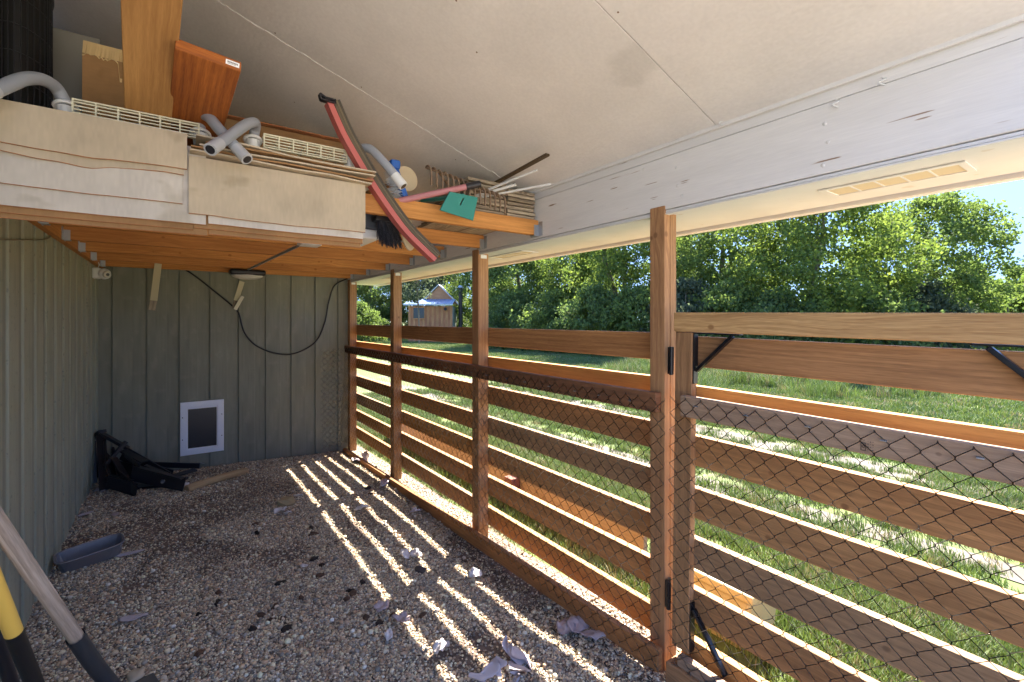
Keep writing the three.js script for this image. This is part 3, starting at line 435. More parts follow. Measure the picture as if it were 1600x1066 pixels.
{
  const T = (u, t, o, name, label, pal, cat = 'tree', group = 'trees beyond the lawn') => plant(name, label, cat, group, { ...bush(u, t), ...pal, ...o });
  T(1262, 17.5, { seed: 701, h: 6.82, r: 3.1, low: 0.42, leaf: 0.125, n: 41820, clumps: 405, clump: 0.42, stems: 2 }, 'poplar_tree', 'tall leafy poplar directly behind the left half of the gate', G1);
  T(1440, 18.2, { seed: 702, h: 6.24, r: 2.75, low: 0.78, leaf: 0.12, n: 23370, clumps: 283, clump: 0.36, stems: 2 }, 'poplar_tree', 'leafy poplar with sky showing through its right edge', G2);
  T(1120, 21, { seed: 703, h: 6.68, r: 2.6, low: 0.36, leaf: 0.13, n: 27060, clumps: 270, clump: 0.45, stems: 2 }, 'poplar_tree', 'green poplar just right of the tall double post', G2);
  T(985, 23, { seed: 704, h: 6.89, r: 2.9, low: 0.48, leaf: 0.13, n: 29520, clumps: 270, clump: 0.5, stems: 2 }, 'poplar_tree', 'bright green poplar just left of the tall double post', G1);
  T(895, 27, { seed: 705, h: 6.24, r: 2.9, low: 0.24, leaf: 0.15, n: 24600, clumps: 243, clump: 0.5 }, 'maple_tree', 'bushy yellow green maple midway between the second and third posts', G1);
  T(815, 29, { seed: 706, h: 6.89, r: 2.9, low: 0.24, leaf: 0.16, n: 24600, clumps: 229, clump: 0.55 }, 'maple_tree', 'dense green maple right of the post beside the cabin', G2);
  T(762, 38, { seed: 707, h: 7.62, r: 3.2, low: 0.24, leaf: 0.18, n: 22140, clumps: 216, clump: 0.6 }, 'maple_tree', 'bright maple behind the cabin chimney', G1);
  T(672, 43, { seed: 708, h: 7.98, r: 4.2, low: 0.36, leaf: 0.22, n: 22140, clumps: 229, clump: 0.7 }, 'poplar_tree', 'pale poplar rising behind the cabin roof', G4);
  T(578, 41, { seed: 709, h: 6.89, r: 3.3, low: 0.24, leaf: 0.18, n: 22140, clumps: 229, clump: 0.6 }, 'maple_tree', 'shady green maple left of the cabin', G2);
  T(540, 44, { seed: 710, h: 8.58, r: 4, low: 0.3, leaf: 0.22, n: 22500, clumps: 202, clump: 0.7 }, 'maple_tree', 'dark maple at the left end of the tree line', G2);
  T(1062, 31, { seed: 711, h: 10.14, r: 2.6, low: 0.36, leaf: 0.34, n: 12000, clumps: 567, clump: 0.3, cone: true }, 'spruce_tree', 'dark spruce behind the poplars near the tall double post', G3);
  T(935, 37, { seed: 712, h: 10.92, r: 3, low: 0.36, leaf: 0.38, n: 12000, clumps: 567, clump: 0.34, cone: true }, 'spruce_tree', 'dark spruce rising behind the bright poplar', G3);
  T(1596, 31, { seed: 713, h: 5.15, r: 1.7, low: 0.3, leaf: 0.15, n: 12000, clumps: 121, clump: 0.4 }, 'ash_tree', 'small slender tree at the far right against the sky', G2);
  T(1680, 33, { seed: 714, h: 5.07, r: 3, low: 0.18, leaf: 0.18, n: 13500, clumps: 121, clump: 0.5 }, 'ash_tree', 'rounded tree past the right edge of the gate', G2);
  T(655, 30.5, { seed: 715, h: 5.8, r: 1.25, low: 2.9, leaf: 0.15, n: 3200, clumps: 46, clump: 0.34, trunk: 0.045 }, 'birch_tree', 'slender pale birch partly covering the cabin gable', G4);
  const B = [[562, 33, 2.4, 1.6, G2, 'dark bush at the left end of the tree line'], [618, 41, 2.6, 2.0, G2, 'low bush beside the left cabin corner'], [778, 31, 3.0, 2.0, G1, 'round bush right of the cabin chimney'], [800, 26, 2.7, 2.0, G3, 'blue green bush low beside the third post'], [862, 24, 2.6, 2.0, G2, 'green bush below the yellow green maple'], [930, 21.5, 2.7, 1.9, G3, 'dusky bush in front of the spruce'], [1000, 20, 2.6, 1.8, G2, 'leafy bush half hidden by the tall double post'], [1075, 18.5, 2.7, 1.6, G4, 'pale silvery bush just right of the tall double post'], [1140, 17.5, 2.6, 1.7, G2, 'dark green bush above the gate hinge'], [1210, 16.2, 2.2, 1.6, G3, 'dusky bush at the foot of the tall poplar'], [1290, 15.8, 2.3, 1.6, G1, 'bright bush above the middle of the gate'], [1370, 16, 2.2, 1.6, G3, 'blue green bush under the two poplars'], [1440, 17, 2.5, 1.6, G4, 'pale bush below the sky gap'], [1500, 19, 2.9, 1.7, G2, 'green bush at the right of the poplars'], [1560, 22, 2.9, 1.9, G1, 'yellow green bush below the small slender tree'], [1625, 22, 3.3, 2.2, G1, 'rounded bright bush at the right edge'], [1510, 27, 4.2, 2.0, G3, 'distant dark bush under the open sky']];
  B.forEach(([u, t, h, r, pal, label], i) => T(u, t, { seed: 740 + i, h: h * 1.15, r: r * 1.05, low: 0.1, leaf: 0.11 + t * 0.0017, n: 8500, clumps: 130, clump: 0.34, mid: 0.3, trunk: 0.03, stems: 3 }, 'bush', label, pal, 'bush', 'bushes at the foot of the trees'));
}
// ---------------------------------------------------------------- cabin in the trees
{
  const t0 = 34, P = (u, v) => atT(u, v, t0), c0 = P(672, 547); const gy = groundY(c0.x, c0.z);
  const t = thing('plank_cabin', 'small plank cabin with lean-to metal roof and stovepipe among the trees', 'cabin', [c0.x, gy, c0.z]);
  t.rotation.y = -YAW; // local x runs along the front, local z towards the run
  const k = t0 / FOC, X = (u) => (u - 672) * k, Y = (v) => EYE + (500 - v) * k - gy;
  const wall = [woodMat('cabin plank', 31, [142, 92, 56], [206, 152, 104], 4), woodMat('cabin plank red', 32, [128, 78, 50], [188, 128, 86], 4)];
  const w = obj('wall', boxAt(X(638), X(707), 0, Y(479), -2.5, -0.03, 0), M.backing, t);
  for (let i = 0; i < 19; i++) { const x0 = X(638) + i * (X(707) - X(638)) / 19, x1 = x0 + (X(707) - X(638)) / 19 - 0.006; obj('plank', boxAt(x0, x1, 0, Y(478.5), -0.029, rr(0, 0.012), 0), wall[i % 2], w); }
  const win = obj('window', [boxAt(X(645), X(664), Y(499), Y(497.5), 0.012, 0.06, 0), boxAt(X(645), X(646), Y(497.5), Y(481), 0.012, 0.06, 0), boxAt(X(663), X(664), Y(497.5), Y(481), 0.012, 0.06, 0), boxAt(X(645), X(664), Y(481), Y(480), 0.012, 0.06, 0)], wall[0], t);
  obj('pane', boxAt(X(646), X(663), Y(497.5), Y(481), 0.013, 0.03, 0), std('dark window glass', '#27302f', 0.1), win);
  { const s = new THREE.Shape([[X(632), Y(475.5)], [X(708), Y(477.5)], [X(708), Y(476)], [X(632), Y(474)]].map((q) => new THREE.Vector2(...q))); const g = barAt(V(X(632), Y(476.2), 0.22), V(X(708), Y(476.2), 0.22), 0.03, 0.09, 0); obj('roof_edge', g, std('white roof trim', '#d8dce4', 0.5), t); const rf = []; for (let i = 0; i < 22; i++) { const x = mix(X(632), X(708), (i + 0.5) / 22); rf.push(barAt(V(x, Y(475.6) , 0.24), V(x, Y(475.6) + 0.42, -1.5), 0.13, i % 2 ? 0.03 : 0.05, 0)); } obj('lean_to_roof', rf, std('corrugated metal roof', '#8ea3c4', 0.35, { metalness: 0.5 }), t); }
  { const z = -1.55, g = new THREE.Shape([[X(650), Y(476)], [X(711), Y(474)], [X(682), Y(444)]].map((q) => new THREE.Vector2(...q))); obj('gable', new THREE.ExtrudeGeometry(g, { depth: 0.05, bevelEnabled: false }).translate(0, 0, z), wall[0], t); for (const [a, b] of [[X(647), X(681)], [X(714), X(680)]]) obj('roof', barAt(V(a, Y(476), z - 0.6), V(b, Y(442), z - 0.6), 1.6, 0.05, 0), std('pale roof sheet', '#c9c6c2', 0.5), t); }
  const pipe = obj('stovepipe', rod(V(X(717), 0, -1.1), V(X(717), Y(447), -1.1), 0.16, 0.15, 12), std('blackened pipe', '#3a3532', 0.5, { metalness: 0.4 }), t);
  obj('pipe_cap', rod(V(X(717), Y(448), -1.1), V(X(717), Y(444), -1.1), 0.26, 0.10, 12), M.galv, pipe);
  { const g = new THREE.CylinderGeometry(0.11, 0.11, 0.12, 14); g.rotateX(Math.PI / 2); g.translate(X(696), Y(483), 0.08); obj('wall_lamp', g, M.blackSteel, t); }
}
// ---------------------------------------------------------------- things lying outside the fence
{
  tag(obj('garden_plank', boxAt(2.42, 2.46, -0.16, 0.225, -6.2, -1.95, 0.006), M.grey), 'long weathered plank standing on edge outside the fence behind its lowest boards', 'plank');
  const p = onX(802, 757, 2.38); tag(obj('clay_block', boxAt(2.32, 2.41, -0.12, 0.16, p.z - 0.055, p.z + 0.055, 0.006), std('red brick', '#7a5244', 0.95)), 'red clay block standing against the plank outside the fence', 'block');
  const t = thing('storage_tote', 'cream plastic tote standing outside the gate beside the hinge post', 'tote', [2.3, -0.1, -1.38]);
  const cx = 2.34, cz = -1.36, lm = std('cream tote', '#b3a273', 0.55);
  const body = (() => { const g = new RoundedBoxGeometry(0.30, 0.34, 0.42, 2, 0.025), q = g.attributes.position; for (let i = 0; i < q.count; i++) { const f = 0.88 + 0.12 * (q.getY(i) / 0.34 + 0.5); q.setX(i, q.getX(i) * f); q.setZ(i, q.getZ(i) * f); } g.computeVertexNormals(); g.translate(cx, 0.015, cz); return g; })();
  part(t, 'body', body, lm); part(t, 'lid', (() => { const g = new RoundedBoxGeometry(0.33, 0.04, 0.46, 2, 0.012); g.translate(cx, 0.206, cz); return g; })(), std('tote lid', '#b9a776', 0.55));
}

// ---------------------------------------------------------------- overhead storage rack
const JZ = [-2.24, -2.86, -3.47, -4.09, -4.70, -5.31, -5.90], JY0 = 2.032, JY1 = 2.121;
{
  const t = thing('storage_rack', 'overhead rack of amber pine joists between the left wall and the white beam', 'rack', [0.55, 2.03, -4.1]);
  const lx = LX + 0.0245;
  part(t, 'ledger', boxAt(lx, lx + 0.038, JY0 - 0.004, JY1, -6.12, -2.2, 0.004), M.joist[1]);
  JZ.forEach((z, i) => {
    part(t, 'joist', boxAt(lx + 0.0405, BX - 0.004, JY0 + rr(-0.002, 0.002), JY1, z - 0.019, z + 0.019, 0.003), M.joist[i % 2]);
    for (const [x, s] of [[BX - 0.003, -1], [lx + 0.039, 1]]) { // galvanised hangers
      const hx = (a, b) => [Math.min(x + s * a, x + s * b), Math.max(x + s * a, x + s * b)]; const [a0, a1] = hx(0, 0.003), [b0, b1] = hx(0.003, 0.036);
      part(t, 'joist_hanger', [boxAt(a0, a1, JY0 - 0.006, JY1 - 0.012, z + 0.0205, z + 0.056, 0), boxAt(a0, a1, JY0 - 0.006, JY1 - 0.012, z - 0.056, z - 0.0205, 0), boxAt(b0, b1, JY0 - 0.006, JY0 + 0.06, z + 0.0195, z + 0.0215, 0), boxAt(b0, b1, JY0 - 0.006, JY0 + 0.06, z - 0.0215, z - 0.0195, 0), boxAt(b0, b1, JY0 - 0.006, JY0 - 0.0035, z - 0.0195, z + 0.0195, 0)], M.galv);
    }
  });
  for (let i = 0; i < 8; i++) part(t, 'deck_board', boxAt(-0.56 + i * 0.16, -0.56 + i * 0.16 + 0.155, JY1 + 0.001, JY1 + 0.017, -6.0, -3.05, 0.002), M.plank);
}
const faceBox = (x0, x1, y0, y1, z, th) => boxAt(x0, x1, y0, y1, z - th, z, 0.001);
// a flattened carton lying on the rack with its front flap hanging down: sheet + flap, wavy lower edge
function carton(name, label, x0, x1, yTop, yBot, z, back, mat, wave = 0, edge = true, group = 'flattened cartons on the rack') {
  const t = thing(name, label, 'cardboard', [(x0 + x1) / 2, yTop, z], group), N = 40, th = 0.006, pos = [], uv = [], ix = [];
  const lower = (f) => yBot + wave * (Math.sin(f * 7 + 1) * 0.5 + (vn(f * 9, 1, 811) - 0.5)), bow = (f) => wave * 0.8 * Math.sin(f * 6.3 + 0.5);
  for (let i = 0; i <= N; i++) { const f = i / N, x = mix(x0, x1, f); for (let j = 0; j <= 6; j++) { const g = j / 6, y = mix(yTop, lower(f), g), zz = z + bow(f) * g; pos.push(x, y, zz); uv.push(x, y); } }
  const n0 = pos.length / 3; for (let k = 0; k < n0; k++) { pos.push(pos[k * 3], pos[k * 3 + 1], pos[k * 3 + 2] - th); uv.push(uv[k * 2], uv[k * 2 + 1]); }
  const q = (a, b, c, d) => ix.push(a, b, c, a, c, d);
  for (let i = 0; i < N; i++) for (let j = 0; j < 6; j++) { const a = i * 7 + j; q(a, a + 1, a + 8, a + 7); q(n0 + a, n0 + a + 7, n0 + a + 8, n0 + a + 1); }
  for (const i of [0, N]) for (let j = 0; j < 6; j++) { const a = i * 7 + j; i ? q(a, a + 1, n0 + a + 1, n0 + a) : q(a, n0 + a, n0 + a + 1, a + 1); }
  const g = new THREE.BufferGeometry(); g.setAttribute('position', new THREE.Float32BufferAttribute(pos, 3)); g.setAttribute('uv', new THREE.Float32BufferAttribute(uv, 2)); g.setIndex(ix); const f = g.toNonIndexed(); f.computeVertexNormals(); part(t, 'front_flap', f, mat);
  // cut lower edge with its corrugation
  const e = []; for (let i = 0; i < N; i++) { const a = i / N, b = (i + 1) / N; e.push(barAt(V(mix(x0, x1, a), lower(a) - 0.0008, z - th / 2 + bow(a)), V(mix(x0, x1, b), lower(b) - 0.0008, z - th / 2 + bow(b)), th * 0.96, 0.0018, 0)); }
  part(t, 'cut_edge', e, M.cardEdge);
  part(t, 'flat_sheet', boxAt(x0 + 0.003, x1 - 0.003, yTop - 0.0062, yTop - 0.0002, back, z - th - 0.0005, 0.001), M.kraft); return t;
}
{
  // left pile, front to back
  carton('flattened_carton', 'pale cardboard flap with torn corrugated edge, topmost in the left pile', -0.70 + 0.12, 0.032, 2.212, 2.078, -2.128, -2.9, M.card, 0.006);
  carton('flattened_carton', 'pale cardboard flap with wavy corrugated edge, second in the left pile', -0.58, 0.022, 2.202, 2.054, -2.140, -2.9, M.card, 0.014);
  carton('flattened_carton', 'cream cardboard flap, third in the left pile', -0.58, 0.018, 2.190, 1.955, -2.152, -2.9, M.cardWhite, 0.002);
  carton('flattened_carton', 'white cardboard flap, lowest white one in the left pile', -0.58, 0.092, 2.180, 1.887, -2.164, -2.9, M.cardWhite, 0.001);
  carton('flattened_carton', 'thin brown kraft flap showing under the left pile', -0.58, 0.052, 2.170, 1.866, -2.176, -2.9, M.kraft, 0.001);
  carton('flattened_carton', 'lowest reddish kraft flap along the bottom of the left pile', -0.58, 0.098, 2.160, 1.850, -2.186, -2.9, M.kraft, 0.001);
  // right pile
  carton('flattened_carton', 'broad pale cardboard flap hanging in front of the right pile', 0.037, 0.706, 2.140, 1.921, -2.150, -2.8, M.card, 0.003);
  carton('flattened_carton', 'white cardboard flap behind the broad one in the right pile', 0.100, 0.700, 2.1335, 1.892, -2.162, -2.8, M.cardWhite, 0.001);
  carton('flattened_carton', 'brown kraft flap under the right pile', 0.055, 0.702, 2.127, 1.874, -2.176, -2.8, M.kraft, 0.001);
  carton('flattened_carton', 'lowest reddish kraft flap along the bottom of the right pile', 0.102, 0.696, 2.1215, 1.856, -2.188, -2.8, M.kraft, 0.001);
  // loose sheets lying on top of the right pile, front edges curling
  for (let k = 0; k < 5; k++) {
    const y = 2.150 + k * 0.0145, x0 = 0.040 + [0, 0.004, 0.03, 0.05, 0.02][k], x1 = 0.735 + [-0.01, 0.0, 0.006, -0.004, 0.012][k], z1 = -2.115 - [0, 0.006, 0.002, 0.012, 0.004][k], g = new THREE.BoxGeometry(x1 - x0, 0.0065, 0.62, 24, 1, 10), p = g.attributes.position;
    for (let i = 0; i < p.count; i++) { const x = p.getX(i), z = p.getZ(i), f = smooth(0.1, 0.31, z); p.setY(i, p.getY(i) + f * 0.010 * (vn(x * 6 + k * 3, 1, 821) - 0.45) + (k - 2) * 0.004 * f * Math.sin(x * 4 + k)); }
    g.computeVertexNormals(); g.translate((x0 + x1) / 2, y, z1 - 0.31);
    tag(obj('cardboard_sheet', g, k % 2 ? M.kraft : M.card), 'flat cardboard sheet, ' + ['lowest', 'second from the bottom', 'middle one', 'second from the top', 'topmost'][k] + ' of the sheets on the right pile', 'cardboard', 'flat sheets on the right pile');
  }
  // open carton standing behind the slatted shelf
  const b = thing('open_carton', 'brown open carton standing behind the slatted shelf under the ceiling', 'carton', [0.5, 2.13, -2.9]);
  part(b, 'front_side', boxAt(0.20, 0.86, 2.225, 2.53, -2.755, -2.749, 0.001), M.kraft); part(b, 'rear_side', boxAt(0.20, 0.86, 2.225, 2.56, -3.03, -3.024, 0.001), M.kraft);
  part(b, 'end_side', boxAt(0.194, 0.2, 2.225, 2.55, -3.024, -2.755, 0.001), M.kraft); part(b, 'end_side', boxAt(0.86, 0.866, 2.225, 2.55, -3.024, -2.755, 0.001), M.kraft);
  part(b, 'rim_flap', barAt(V(0.20, 2.536, -2.74), V(0.86, 2.536, -2.74), 0.05, 0.006, 0.001), M.cardEdge);
  part(b, 'bottom', boxAt(0.2, 0.86, 2.219, 2.2245, -3.024, -2.755, 0.001), M.kraft);
}
{ // slatted plastic shelves with bent tube legs
  const shelf = (label, x0, x1, y, z, legs) => {
    const t = thing('slatted_shelf', label, 'shelf', [(x0 + x1) / 2, y, z - 0.17], 'slatted plastic shelves on the rack'), h = 0.062, zb = z - 0.34;
    part(t, 'rim', [boxAt(x0, x1, y + h - 0.006, y + h, z - 0.02, z, 0.002), boxAt(x0, x1, y, y + 0.006, z - 0.02, z, 0.002), boxAt(x0, x1, y + h - 0.006, y + h, zb, zb + 0.02, 0.002), boxAt(x0, x1, y, y + 0.006, zb, zb + 0.02, 0.002)], M.cream);
    for (let k = 1; k < 5; k++) part(t, 'slat', boxAt(x0, x1, y + k * h / 5 - 0.002, y + k * h / 5 + 0.002, z - 0.008, z - 0.002, 0), M.cream);
    const n = Math.round((x1 - x0) / 0.058); for (let k = 0; k <= n; k++) { const x = mix(x0 + 0.003, x1 - 0.003, k / n); part(t, 'rib', boxAt(x - 0.0025, x + 0.0025, y + 0.006, y + h - 0.006, z - 0.0095, z - 0.0005, 0), M.cream); part(t, 'cross_bar', boxAt(x - 0.003, x + 0.003, y + h - 0.014, y + h - 0.0065, zb + 0.02, z - 0.02, 0), M.cream); }
    for (const L of legs) {
      const p0 = L[0], ring = new THREE.TorusGeometry(0.031, 0.007, 8, 20); ring.rotateX(Math.PI / 2 - 0.35); ring.translate(p0.x, p0.y - 0.004, p0.z); const s = part(t, 'leg_socket', [ring, rod(p0.clone().add(V(0, -0.05, 0)), p0.clone().add(V(0, -0.004, 0)), 0.024, 0.028, 16)], M.whitePlastic);
      const lg = part(t, 'leg', tube(L, 0.0205, 40, 14), M.pvc); const e = L[L.length - 1], d = e.clone().sub(L[L.length - 2]).normalize();
      part(t, 'end_sleeve', rod(e.clone().addScaledVector(d, -0.055), e.clone().addScaledVector(d, 0.012), 0.0225, 0.0225, 16), L.white ? M.whitePlastic : std('scuffed tube end', '#b3b5b6', 0.4), lg);
      part(t, 'bore', rod(e.clone().addScaledVector(d, 0.0125), e.clone().addScaledVector(d, 0.0135), 0.016, 0.016, 14), M.blackPlastic, lg);
    }
    return t;
  };
  const P = (u, v, z) => onZ(u, v, z);
  const l1 = [P(103, 166, -2.30), P(98, 155, -2.30), P(88, 138, -2.28), P(68, 125, -2.22), P(40, 123, -2.14), P(5, 136, -2.05), P(-30, 150, -1.98)];
  const l2 = [P(313, 208, -2.28), P(312, 195, -2.28), P(314, 181, -2.25), P(324, 182, -2.20), P(345, 205, -2.13), P(383, 246, -2.05)];
  const l3 = [P(395, 218, -2.28), P(398, 204, -2.28), P(399, 193, -2.24), P(388, 193, -2.18), P(360, 212, -2.08), P(331, 232, -1.99)];
  const l4 = [P(546, 246, -2.28), P(552, 240, -2.28), P(562, 233, -2.24), P(578, 233, -2.18), P(600, 254, -2.12), P(628, 288, -2.07)]; l4.white = true;
  shelf('cream slatted plastic shelf with bent grey tube legs on the left pile', -0.30, 0.075, 2.237, -2.235, [l1, l2]);
  shelf('cream slatted plastic shelf with bent grey tube legs on the right pile', 0.30, 0.650, 2.252, -2.235, [l3, l4]);
}
{ // planks lying on the rack and poking out towards the camera
  const a = atT(232, 175, 1.80), b = atT(237, 0, 1.37), d = b.clone().sub(a).normalize();
  tag(obj('long_plank', barAt(a.clone().addScaledVector(d, -0.55), a.clone().addScaledVector(d, 1.0), 0.142, 0.038, 0.004), M.plank), 'long tan plank poking forward from the rack at the top left', 'plank');
  const c = atT(308, 190, 1.87).add(V(0, 0.02, 0)), e = atT(327, 92, 1.545).add(V(0, 0.012, 0)), f = e.clone().sub(c).normalize(), t = thing('short_plank', 'short reddish plank with a white sticker on its end, poking from the rack', 'plank', c.toArray());
  part(t, 'plank', barAt(c.clone().addScaledVector(f, -0.4), e, 0.184, 0.038, 0.004, -0.09), M.redplank);
  const s = new THREE.PlaneGeometry(0.04, 0.018), cv = document.createElement('canvas'); cv.width = 96; cv.height = 44; const k = cv.getContext('2d'); k.fillStyle = '#f4f4f2'; k.fillRect(0, 0, 96, 44); k.fillStyle = '#444'; for (let i = 0; i < 22; i++) k.fillRect(10 + i * 3.5, 10, 1 + (i * 7) % 3, 16); k.fillRect(12, 31, 60, 3);
  const tx = new THREE.CanvasTexture(cv); tx.colorSpace = THREE.SRGBColorSpace; const sd = V().crossVectors(V(0, 1, 0), f).normalize(), up = V().crossVectors(f, sd); const ms = new THREE.Matrix4().makeBasis(sd, up, f); s.applyMatrix4(new THREE.Matrix4().makeRotationZ(-0.09)); s.translate(0.066, -0.006 , 0); s.applyMatrix4(ms.setPosition(e.clone().addScaledVector(f, 0.0012))); part(t, 'sticker', s, std('paper sticker', '#ffffff', 0.6, { map: tx }));
}
{ // dark odds and ends at the top left
  const b = thing('torn_carton', 'brown carton with a torn tan top edge beside the long plank', 'carton', [-0.3, 2.22, -2.75]);
  const z = -2.62, p = onZ(128, 150, z), q = onZ(206, 150, z), y1 = onZ(170, 92, z).y;
  part(b, 'front_side', boxAt(p.x, q.x, 2.2135, y1, z - 0.006, z, 0.001), M.kraft); part(b, 'end_side', boxAt(p.x, p.x + 0.006, 2.2135, y1, z - 0.34, z - 0.0065, 0.001), M.kraft); part(b, 'rear_side', boxAt(p.x, q.x, 2.2135, y1 + 0.05, z - 0.346, z - 0.340, 0.001), M.kraft);
  { const pos = [], N = 24, Y0 = y1 + 0.002, Y1 = onZ(170, 68, z).y; for (let i = 0; i < N; i++) { const f = i / N, g = (i + 1) / N, xa = mix(p.x, q.x, f), xb = mix(p.x, q.x, g), ya = Y0 - 0.02 * vn(i * 0.9, 2, 831) - (i > 17 && i < 20 ? 0.08 : 0), yb = Y0 - 0.02 * vn((i + 1) * 0.9, 2, 831) - (i + 1 > 17 && i + 1 < 20 ? 0.08 : 0); pos.push(xa, ya, z + 0.004, xb, yb, z + 0.004, xb, Y1, z - 0.03, xa, ya, z + 0.004, xb, Y1, z - 0.03, xa, Y1, z - 0.03); } const g = new THREE.BufferGeometry(); g.setAttribute('position', new THREE.Float32BufferAttribute(pos, 3)); g.setAttribute('uv', new THREE.Float32BufferAttribute(new Float32Array(pos.length / 3 * 2), 2)); g.computeVertexNormals(); part(b, 'torn_liner', g, std('torn paper liner', '#d8b984', 0.9, { side: THREE.DoubleSide })); }
  // black plastic net trays: solid rims and woven walls
  const net = (label, pts, w, hgt) => { const t = thing('netting_tray', label, 'netting', pts[0].toArray(), 'black netting on the rack'), up = V(0, hgt, 0), bars = [], N = 26, c = new THREE.CatmullRomCurve3(pts); for (let i = 0; i <= N; i++) { const a = c.getPoint(i / N); bars.push(rod(a, a.clone().add(up), 0.0022, 0.0022, 4)); } for (let j = 0; j <= 6; j++) bars.push(tube(pts.map((q) => q.clone().addScaledVector(up, j / 6)), 0.0022, 20, 4)); part(t, 'net', bars, M.blackPlastic); part(t, 'rim', tube(pts.map((q) => q.clone().add(up)), 0.009, 24, 6), M.blackPlastic); const bk = c.getPoints(20), pos = []; for (let i = 0; i < 20; i++) { const o = V(0.0, 0, -0.02), A = bk[i].clone().add(o), B = bk[i + 1].clone().add(o); pos.push(...A.toArray(), ...B.toArray(), ...B.clone().add(up).toArray(), ...A.toArray(), ...B.clone().add(up).toArray(), ...A.clone().add(up).toArray()); } const g = new THREE.BufferGeometry(); g.setAttribute('position', new THREE.Float32BufferAttribute(pos, 3)); g.setAttribute('uv', new THREE.Float32BufferAttribute(new Float32Array(pos.length / 3 * 2), 2)); g.computeVertexNormals(); part(t, 'liner', g, std('black liner', '#141312', 0.6, { side: THREE.DoubleSide })); return t; };
  net('upright roll of black netting at the far left end of the rack', [V(-0.62, 2.213, -2.60), V(-0.50, 2.213, -2.50), V(-0.42, 2.213, -2.62), V(-0.46, 2.213, -2.80), V(-0.58, 2.213, -2.86)], 0.1, 0.62);
  net('black netting tray lying behind the torn carton', [V(-0.42, 2.50, -3.02), V(-0.10, 2.46, -3.00), V(0.10, 2.44, -3.0)], 0.1, 0.16);
  part(b, 'inner_support', boxAt(p.x + 0.01, p.x + 0.02, 2.2135, 2.455, z - 0.45, z - 0.35, 0.001), M.kraft);
  tag(obj('leaning_sheet', barAt(V(-0.40, 2.2135, -2.70), V(-0.40, 2.86, -2.98), 0.20, 0.01, 0.002, 0, V(0, 0, 1)), std('grey panel', '#8c8880', 0.8)), 'grey sheet leaning between the netting and the torn carton', 'sheet');
}
{ // curved red and black plastic strips, a strap at the top
  const zz = -2.165, c = [[521, 157], [530, 178], [542, 205], [560, 238], [585, 280], [610, 318], [640, 358], [684, 402]].map(([u, v]) => onZ(u, v, zz)), t = thing('curved_sled_strip', 'long curved red and black plastic strip hooked over the front joist', 'plastic strip', c[4].toArray());
  const strip = (off, wd, depth) => { const cv = new THREE.CatmullRomCurve3(c), N = 36, pos = [], ix = [], uv = []; for (let i = 0; i <= N; i++) { const p = cv.getPoint(i / N), d = cv.getTangent(i / N), n = V(-d.y, d.x, 0).normalize().multiplyScalar(-1), k = 1 - 0.15 * Math.abs(i / N - 0.5); const a = p.clone().addScaledVector(n, -off), b = p.clone().addScaledVector(n, -(off + wd * k)); for (const q of [a, b, b.clone().add(V(0, 0, -depth)), a.clone().add(V(0, 0, -depth))]) { pos.push(...q.toArray()); uv.push(i / N, 0); } } for (let i = 0; i < N; i++) for (let s = 0; s < 4; s++) { const a = i * 4 + s, b = i * 4 + (s + 1) % 4; ix.push(a, b, b + 4, a, b + 4, a + 4); } ix.push(0, 1, 2, 0, 2, 3, N * 4, N * 4 + 2, N * 4 + 1, N * 4, N * 4 + 3, N * 4 + 2); const g = new THREE.BufferGeometry(); g.setAttribute('position', new THREE.Float32BufferAttribute(pos, 3)); g.setAttribute('uv', new THREE.Float32BufferAttribute(uv, 2)); g.setIndex(ix); const q = g.toNonIndexed(); q.computeVertexNormals(); return q; };
  part(t, 'red_layer', strip(-0.030, 0.026, 0.05), std('red plastic', '#b8615a', 0.55)); part(t, 'dark_layer', strip(-0.003, 0.012, 0.052), std('dark rubber', '#5c5240', 0.75)); part(t, 'dark_layer', strip(0.010, 0.010, 0.05), std('olive rubber', '#6a5f4a', 0.75)); part(t, 'dark_layer', strip(0.021, 0.010, 0.048), std('grey rubber', '#4a4338', 0.7));
  const s0 = onZ(524, 158, zz), s1 = onZ(508, 154, zz), s2 = onZ(499, 147, zz), s3 = onZ(501, 156, zz); part(t, 'strap', [barAt(s0, s1, 0.03, 0.008, 0.001), barAt(s1, s2, 0.03, 0.007, 0.001), barAt(s2, s3, 0.03, 0.007, 0.001), barAt(s3, s0.clone().add(V(0, -0.012, 0)), 0.03, 0.006, 0.001)], M.blackPlastic);
}
